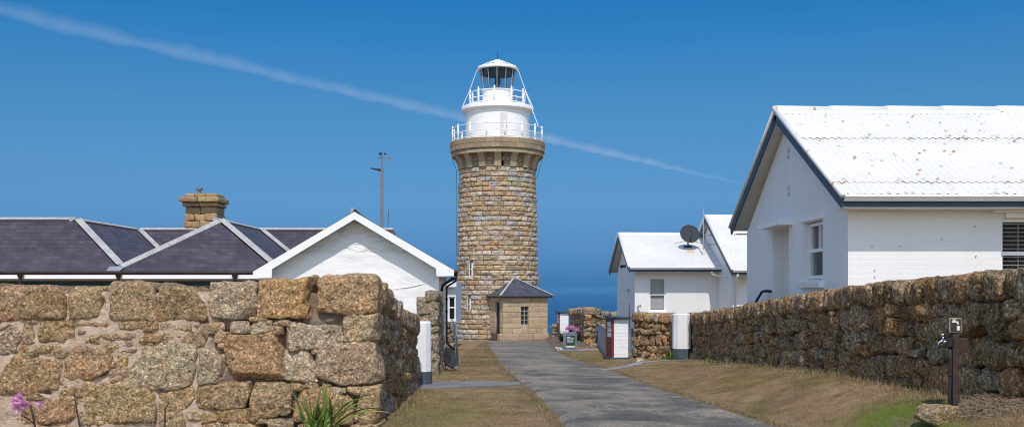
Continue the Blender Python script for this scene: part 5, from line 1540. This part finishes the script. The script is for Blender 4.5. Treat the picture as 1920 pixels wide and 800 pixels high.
# ================================================================== plants
GRN = [((.09, .15, .018), (.24, .15, .05)), ((.13, .20, .026), (.28, .18, .06)), ((.065, .12, .016), (.2, .15, .05)), ((.19, .24, .035), (.32, .22, .08))]
def clump(label, x, y, n, L, w, spread, name='strap_leaf_plant', cat='plant', lean=(.05, .9), extra=(), seed=1):
    rr = random.Random(seed); q = MB(); z = gz(x, y)-.02
    for k in range(n):
        az = rr.uniform(0, 6.28); ln = rr.uniform(*lean)
        q.blade((x+rr.uniform(-spread, spread), y+rr.uniform(-spread, spread), z), az, ln, L*rr.uniform(.55, 1.0), w*rr.uniform(.7, 1.1), rr.uniform(.2, 1.5), 9, rr.choice(GRN))
    for (az, ln, LL, ww, dr, dx) in extra:
        q.blade((x+dx, y-.1, z), az+rr.uniform(-.5, .1), ln, LL, ww, dr, 14, rr.choice(GRN), tw=rr.uniform(.5, 1.1)*rr.choice((-1, 1)))
    o = q.build(name, M['blade'], smooth=True, loc=(x, y, z)); return tag(o, label, cat)
PX, PY = (600-960)/F*12.4, 12.4
clump('green strap-leaved plant with arching leaves at the foot of the big block wall', PX, PY, 34, .74, .046, .16, lean=(.03, .35), seed=4,
      extra=[(.0, .2, 1.05, .036, 1.75, .05), (.15, .25, 1.1, .034, 1.6, .07), (-.2, .3, 1.02, .036, 1.9, .08), (.1, .45, .9, .034, 1.5, .1), (3.3, .12, .74, .030, .25, -.16), (3.0, .2, .70, .034, .4, -.12), (3.1, .4, .6, .034, .9, -.05), (2.9, .1, .78, .026, .15, -.05), (0, .05, .76, .030, .2, .02), (.3, .1, .7, .034, .5, -.02), (-.1, .6, .95, .034, 1.3, .1), (.2, .2, .7, .034, 1.2, .15)])
clump('low green tuft of pointed leaves at the foot of the white pillar', 4.88, 30.75, 46, .46, .045, .20, lean=(.1, 1.1), seed=9)
clump('small leafy weed growing against the base of the dark dry-stone wall', 5.28, 26.2, 40, .18, .05, .16, 'weed', 'weed', (.3, 1.3), seed=12)
clump('bright green grass tuft on the left edge of the asphalt path', .36, 16.2, 60, .09, .008, .07, 'grass_tuft', 'grass tuft', (.1, 1.2), seed=13)
clump('bright green grass tuft on the dry lawn right of the asphalt path', 3.05, 22.6, 60, .10, .01, .12, 'grass_tuft', 'grass tuft', (.1, 1.2), seed=14)
PINK = [(.78, .34, .60), (.82, .42, .66), (.70, .24, .52)]
def lily_head(q, c, n, size, seed, az0=None):
    rr = random.Random(seed)
    for k in range(n):
        az = rr.uniform(0, 6.28) if az0 is None else az0+rr.uniform(-.9, .9); ln = rr.uniform(.75, 1.5) if az0 is None else rr.uniform(.7, 1.9)
        d = Vector((math.cos(az)*math.sin(ln), math.sin(az)*math.sin(ln), math.cos(ln)))
        o = c+d*size*.25
        sd = d.orthogonal().normalized(); s2 = d.cross(sd)
        q.cyl(c, o+d*size*.35, size*.03, size*.09, 6, False, PINK[0])
        for j in range(6):
            a = j*1.047+rr.uniform(-.1, .1); rad = sd*math.cos(a)+s2*math.sin(a)
            tn = d.cross(rad); V = []
            for i, (l, rr_, ww) in enumerate(((.35, .09, .10), (.6, .16, .17), (.85, .30, .16), (1.02, .50, .02))):
                p = o+d*size*l+rad*size*rr_; V += [p-tn*size*ww*.5, p+tn*size*ww*.5]
            col = [(.80, .62, .66), (.72, .38, .58), PINK[rr.randrange(3)], PINK[2]]
            q.add(V, [(2*i, 2*i+1, 2*i+3, 2*i+2) for i in range(3)], [c_ for c_ in col for _ in (0, 1)])
# near lily with its flowers, and two faded stalks
dl = 9.3; g9 = gz(-4.4, dl)
t_ly = thing('pink_lily', ((70-960)/F*dl, dl, g9), 'pink flowered lily on a dark stem in front of the big block wall', 'lily')
hc = at(57, 758, dl)
q = MB(); q.tube([((72-960)/F*dl, dl, g9), at(68, 812, dl), at(62, 780, dl), hc], [.012, .011, .010, .009], 6); q.tube([at(64, 795, dl), at(54, 785, dl), at(45, 780, dl)], .006, 5); q.build('stem', M['stem'], t_ly, True)
q = MB(); lily_head(q, hc, 8, .125, 5, math.pi+.4)
q.build('flower_head', M['petal'], t_ly); q = MB(); lily_head(q, hc+Vector((.01, 0, .03)), 1, .10, 8, 0.3); q.build('flower_head', M['petal'], t_ly); q = MB(); q.cyl(at(45, 780, dl), at(39, 776, dl), .008, .016, 6, True, (.5, .35, .08)); q.build('bud', M['petal'], t_ly)
for px0, px1, py, lab in ((150, 139, 724, 'bare dark seed stalk standing right of the pink lily, the taller'), (309, 316, 740, 'bare dark seed stalk in front of the block wall, the shorter of two')):
    t_s = thing('seed_stalk', ((px0-960)/F*dl, dl, g9), lab, 'stalk', 'faded lily stalks')
    a = at(px1, py+16, dl)
    q = MB(); q.tube([((px0+3-960)/F*dl, dl, g9), at(px0, 800, dl), at((px0*.6+px1*.4)-2, 765, dl), a], [.009, .008, .007, .006], 6); q.build('stem', M['stem'], t_s, True)
    q = MB(); e = at(px1-2, py, dl); q.tube([a, a.lerp(e, .3), a.lerp(e, .7), e], [.006, .014, .011, .001], 6, (.20, .17, .06)); q.build('seed_pod', blade_mat('pod', .6, .1) if 'pod' not in M else M['pod'], t_s, True)
# pink lilies by the far white box
t_bd = thing('lily_clump', (3.0, 52, gz(3.0, 52)), 'clump of pink lilies with dark leaves in front of the farther white box', 'lily')
q = MB(); rr = random.Random(21); zb_ = gz(3.0, 52)-.02
for k in range(150):
    q.blade((rr.uniform(2.5, 3.4), 52+rr.uniform(-.4, .4), zb_), rr.uniform(0, 6.28), rr.uniform(.05, .9), rr.uniform(.3, .75), .045, rr.uniform(.2, 1.2), 6, ((.03, .045, .012), (.08, .06, .02)))
q.build('leaves', M['blade'], t_bd, True)
q = MB(); s = MB()
for k in range(9):
    x = rr.uniform(2.9, 3.5); y = 51.7+rr.uniform(-.3, .3); z = zb_+rr.uniform(.42, .68)
    lily_head(q, Vector((x, y, z)), 8, .16, 30+k); s.cyl((x, y, zb_), (x, y, z), .012, n=5)
q.build('flower_heads', M['petal'], t_bd); s.build('stems', M['stem'], t_bd)
# dry clippings under the tap wall
q = MB(); rr = random.Random(17)
for k in range(620):
    x = rr.uniform(4.95, 5.5); y = rr.uniform(10.2, 11.4) if k % 3 else rr.uniform(10.8, 11.3); z = gz(x, y)+rr.uniform(0, .13)*sm(x, 4.85, 5.4)
    a = rr.uniform(0, 3.14); L = rr.uniform(.06, .24); e = rr.uniform(-.05, .10)
    d = Vector((math.cos(a)*L, math.sin(a)*L, e)); p = Vector((x, y, z))
    q.tube([p-d/2, p+Vector((rr.uniform(-.02, .02), 0, .02)), p+d/2], .0026, 3, jit((.75, .68, .6), .35))
o = q.build('dry_clippings', M['twig'], loc=(5.2, 10.8, -1.3)); tag(o, kind='stuff'); tag(o, 'pile of dry straw-coloured clippings against the dark wall', 'clippings')
q = MB(); rr = random.Random(18)
for k in range(60):
    x = (rr.uniform(262, 345)-960)/F*12.3; y = 12.3+rr.uniform(-.3, .3); a = rr.uniform(0, 6.28); 
    q.blade((x, y, gz(x, y)), a, rr.uniform(.2, .9), rr.uniform(.15, .38), .006, rr.uniform(.5, 2), 6, ((.35, .30, .24), (.4, .35, .28)))
o = q.build('dry_grass', M['blade'], loc=(-4.2, 12.3, -1.84)); tag(o, 'wiry dry grass at the foot of the big block wall', 'dry grass', kind='stuff')

# lawn blades, tiny and many: one object
def lawn():
    N = 320000
    d = 9+ (60-9)*RNG.random(N)**2.1
    x = RNG.uniform(-2.2, 6.0, N)
    ok = ~onpath(x, d, -.02) & ~((x > 5.42) & (d < 31)) & ~((d > 18.6) & (d < 20.9) & (x < .4)) & ~((x < -1.75)) & ~((d > 40) & (x > 3.9)) & ~((d > 46) & (x > 1.5))
    ok &= ~((x > 2.4) & (x < 5.5) & (np.abs(d-(25.3+(x-2.5)*1.95)) < .75) & (d > 25) & (d < 31))
    cl = fbm(np.stack([x*1.3, d*1.3, d*0], 1), 81, 3)
    ok &= RNG.random(N) < (.75+.3*cl)
    edge = np.minimum(np.abs(x-XL(d)), np.abs(x-XR(d)))
    x, d, cl, edge = x[ok], d[ok], cl[ok], edge[ok]; n = len(x)
    z = H(x, d)
    h = (.010+.024*RNG.random(n)**2)*(1+.7*np.exp(-(edge/.12)**2)+.9*smv(x, 5.0, 5.45))
    a = RNG.uniform(0, 6.28, n); w = .0014+.00018*d
    ln = RNG.uniform(.2, 1.3, n)
    V = np.zeros((n, 3, 3))
    V[:, 0] = np.stack([x-np.cos(a)*w, d-np.sin(a)*w, z-.004], 1); V[:, 1] = np.stack([x+np.cos(a)*w, d+np.sin(a)*w, z-.004], 1)
    V[:, 2] = np.stack([x-np.sin(a)*h*ln, d+np.cos(a)*h*ln, z+h], 1)
    g = np.clip(.30+1.1*fbm(np.stack([x*.55, d*.55, d*0], 1), 3, 3)+2.4*np.exp(-((x-4.6)/.42)**2-((d-11.7)/.95)**2)+RNG.normal(0, .12, n), 0, 1)[:, None]
    gg = np.exp(-((x-4.6)/.42)**2-((d-11.7)/.95)**2)[:, None]
    col = (1-g)*np.array([.32, .225, .125])+g*(np.array([.14, .12, .034])*(1-gg)+gg*np.array([.14, .21, .03])); col *= RNG.uniform(.78, 1.2, n)[:, None]
    me = bpy.data.meshes.new('lawn_grass'); me.vertices.add(n*3); me.vertices.foreach_set('co', V.ravel())
    me.loops.add(n*3); me.loops.foreach_set('vertex_index', np.arange(n*3)); me.polygons.add(n); me.polygons.foreach_set('loop_start', np.arange(0, n*3, 3))
    t = np.ones((n, 3, 4)); t[:, :, :3] = col[:, None, :]
    at_ = me.attributes.new('tint', 'FLOAT_COLOR', 'POINT'); at_.data.foreach_set('color', t.ravel())
    me.update(calc_edges=True); me.validate(); me.materials.append(M['blade'])
    o = bpy.data.objects.new('lawn_grass', me); C.objects.link(o); tag(o, 'short dry mown grass on both sides of the asphalt path', 'grass', kind='stuff')
lawn()
def verge():
    rr = np.random.default_rng(5); n = 26000
    k = rr.integers(0, 4, n); d = 9+30*rr.random(n)**1.6
    x = np.where(k == 0, XL(d)-np.abs(rr.normal(0, .07, n))+.03, np.where(k == 1, XR(d)+np.abs(rr.normal(0, .07, n))-.03, np.where(k == 2, 5.5-np.abs(rr.normal(0, .16, n)), -1.74+np.abs(rr.normal(0, .12, n)))))
    ok = ~((k == 3) & ((d > 18.7) | (d < 12))) & ~((k == 2) & (d > 30.5)) & ~((d > 24.3) & (d < 26.3) & (k == 1)) & ~((d > 18.6) & (d < 20.9) & (k == 0))
    ok &= fbm(np.stack([x*.7, d*1.4, k*7.0], 1), 87, 3) > rr.uniform(-.5, .45, n)
    x, d, k = x[ok], d[ok], k[ok]; z = H(x, d)
    q = MB(); big = np.where(k >= 2, 1.7, 1.0)
    for i in range(len(x)):
        a = rr.uniform(0, 6.28); h = rr.uniform(.02, .065)*big[i]; w = .0018+.00016*d[i]; ln = rr.uniform(.2, 1.2)
        g_ = rr.random() < .35
        c_ = np.array([.15, .145, .035] if g_ else [.34, .25, .14])*rr.uniform(.7, 1.2)
        q.add([(x[i]-math.cos(a)*w, d[i]-math.sin(a)*w, z[i]-.01), (x[i]+math.cos(a)*w, d[i]+math.sin(a)*w, z[i]-.01), (x[i]-math.sin(a)*h*ln, d[i]+math.cos(a)*h*ln, z[i]+h)], [(0, 1, 2)], tuple(c_))
    o = q.build('verge_grass', M['blade']); tag(o, 'straggly grass creeping over the path edges and along the wall bases', 'grass', kind='stuff')
verge()

# ================================================================== contrail, far away and high up
def contrail():
    m = bpy.data.materials.new('contrail_vapour'); m.use_nodes = True; nt = m.node_tree; nt.nodes.clear()
    out = nt.nodes.new('ShaderNodeOutputMaterial'); v = nt.nodes.new('ShaderNodeVolumePrincipled')
    v.inputs['Color'].default_value = (1, 1, 1, 1); v.inputs['Density'].default_value = CONTRAIL_D; v.inputs['Anisotropy'].default_value = 0
    nt.links.new(v.outputs[0], out.inputs['Volume'])
    a = Vector((-4607-5500*1.9, 8959-14855*.55*1.0, 2500)); p1 = Vector((-4607, 8959, 2500)); p2 = Vector((5485, 23814, 2500))
    dv = (p2-p1).normalized(); mb = MB()
    L0, L1 = -3500, (p2-p1).length*1.0
    n, k = 420, 20; V = []
    side = dv.cross(Vector((0, 0, 1))).normalized()
    s = np.linspace(0, 1, n+1); q = np.stack([s*60, s*0, s*0], 1)
    wob = fbm(q*.6, 91, 3)*22; ww = fbm(q*1.3+40, 93, 3)
    for i in range(n+1):
        l = L0+(L1-L0)*s[i]; c = p1+dv*l+Vector((0, 0, wob[i]))
        taper = min(1, (1-s[i])/.30)**.8
        for j in range(k):
            aa = 2*math.pi*j/k
            nz = fbm(np.array([[s[i]*130, math.cos(aa)*1.3, math.sin(aa)*1.3]]), 95, 2)[0]
            r = 60*(1+.30*ww[i]+.35*nz)*(.30+.70*taper)+2
            # lopsided: crisp below, fraying above
            up = 1.25 if math.sin(aa) > 0 else .85
            V.append(c+side*math.cos(aa)*r*(.35+.65*taper)+Vector((0, 0, math.sin(aa)*r*up)))
    Fs = [(i*k+j, i*k+(j+1) % k, (i+1)*k+(j+1) % k, (i+1)*k+j) for i in range(n) for j in range(k)]
    Fs += [tuple(range(k-1, -1, -1)), tuple(range(n*k, n*k+k))]
    ax_ = np.array([p1+dv*(L0+(L1-L0)*q_)+Vector((0, 0, wob[i_])) for i_, q_ in enumerate(s)])
    A_ = np.array([tuple(v_) for v_ in V]); cen = np.repeat(ax_, k, 0)
    mb.add(cen+(A_-cen)*1.25, [f[::-1] for f in Fs]); o = mb.build('contrail', m)
    for sc_ in (.85, .5):
        c_ = MB(); c_.add(cen+(A_-cen)*sc_+np.array([0, 0, -9.0]), [f[::-1] for f in Fs]); c_.build('vapour_core', m, o); tag(o, 'thin white vapour trail slanting across the blue sky', 'contrail', kind='stuff')
CONTRAIL_D = .00043
contrail()

# the sea air that fades the horizon
def haze():
    m = bpy.data.materials.new('sea_air'); m.use_nodes = True; nt = m.node_tree; nt.nodes.clear()
    out = nt.nodes.new('ShaderNodeOutputMaterial'); v = nt.nodes.new('ShaderNodeVolumePrincipled')
    v.inputs['Color'].default_value = (.13, .375, .61, 1); v.inputs['Density'].default_value = 5.2e-5
    nt.links.new(v.outputs[0], out.inputs['Volume'])
    mb = MB(); mb.bx(-34000, 34000, -34000, 34000, -119, 17.5); tag(mb.build('haze', m), kind='stuff')
haze()
# ================================================================== camera, sun, sky
sc = bpy.context.scene
cd = bpy.data.cameras.new('camera'); cam = bpy.data.objects.new('camera', cd); C.objects.link(cam)
cam.location = (0, 0, 0); cam.rotation_euler = (math.radians(90), 0, 0)
cd.sensor_width = 36; cd.lens = 36*F/1920; cd.shift_y = (YH-400)/1920; cd.clip_start = .1; cd.clip_end = 120000
sc.camera = cam
EL, AZ = math.radians(54), math.radians(2)
v = Vector((math.sin(AZ)*math.cos(EL), -math.cos(AZ)*math.cos(EL), math.sin(EL)))
ld = bpy.data.lights.new('sun', 'SUN'); ld.energy = 2.95; ld.angle = math.radians(.53); ld.color = (1, .93, .84)
lo = bpy.data.objects.new('sun', ld); C.objects.link(lo); lo.rotation_euler = v.to_track_quat('Z', 'Y').to_euler()
w = bpy.data.worlds.new('World'); sc.world = w; w.use_nodes = True; nt = w.node_tree; bg = nt.nodes['Background']
sky = nt.nodes.new('ShaderNodeTexSky'); sky.sky_type = 'NISHITA'; sky.sun_disc = False
sky.sun_elevation = EL; sky.sun_rotation = math.pi-AZ; sky.altitude = 100; sky.air_density = 1.0; sky.dust_density = .3; sky.ozone_density = 3.0
g = NG(nt)
dirv = nt.nodes.new('ShaderNodeTexCoord').outputs['Generated']; sx_, sy_, sz_ = g.sep(dirv)
# the deep, clear blue of the sky away from the sun, down to the sea horizon
deep = g.ramp(sz_, [(0, (.042, .155, .44)), (.0059, (.044, .158, .445)), (.0219, (.062, .18, .463)), (.0485, (.094, .215, .453)), (.0857, (.144, .29, .471)), (.1268, (.159, .332, .49)), (.1755, (.158, .374, .525)), (.2278, (.118, .395, .569)), (.2735, (.066, .385, .593)), (.33, (.07, .40, .62)), (.6, (1.30, 1.32, 1.35))])
fwd = g.ramp(sy_, [(0, 0.0), (.35, 1.0)])
mul = g.mix(fwd, (1.4, 1.25, 1.12), g.mix(1.0, deep, (.9, .9, .9), 'MULTIPLY'))
nt.links.new(g.mix(1.0, sky.outputs[0], mul, 'MULTIPLY'), bg.inputs[0]); bg.inputs[1].default_value = .15
vs = sc.view_settings; vs.view_transform = 'Standard'; vs.look = 'None'; vs.exposure = .3; vs.gamma = 1; vs.use_curve_mapping = False
sc.cycles.use_denoising = True; sc.cycles.pixel_filter_type = 'BLACKMAN_HARRIS'; sc.cycles.filter_width = 1.05
sc.cycles.max_bounces = 8; sc.cycles.transparent_max_bounces = 12; sc.cycles.volume_bounces = 1
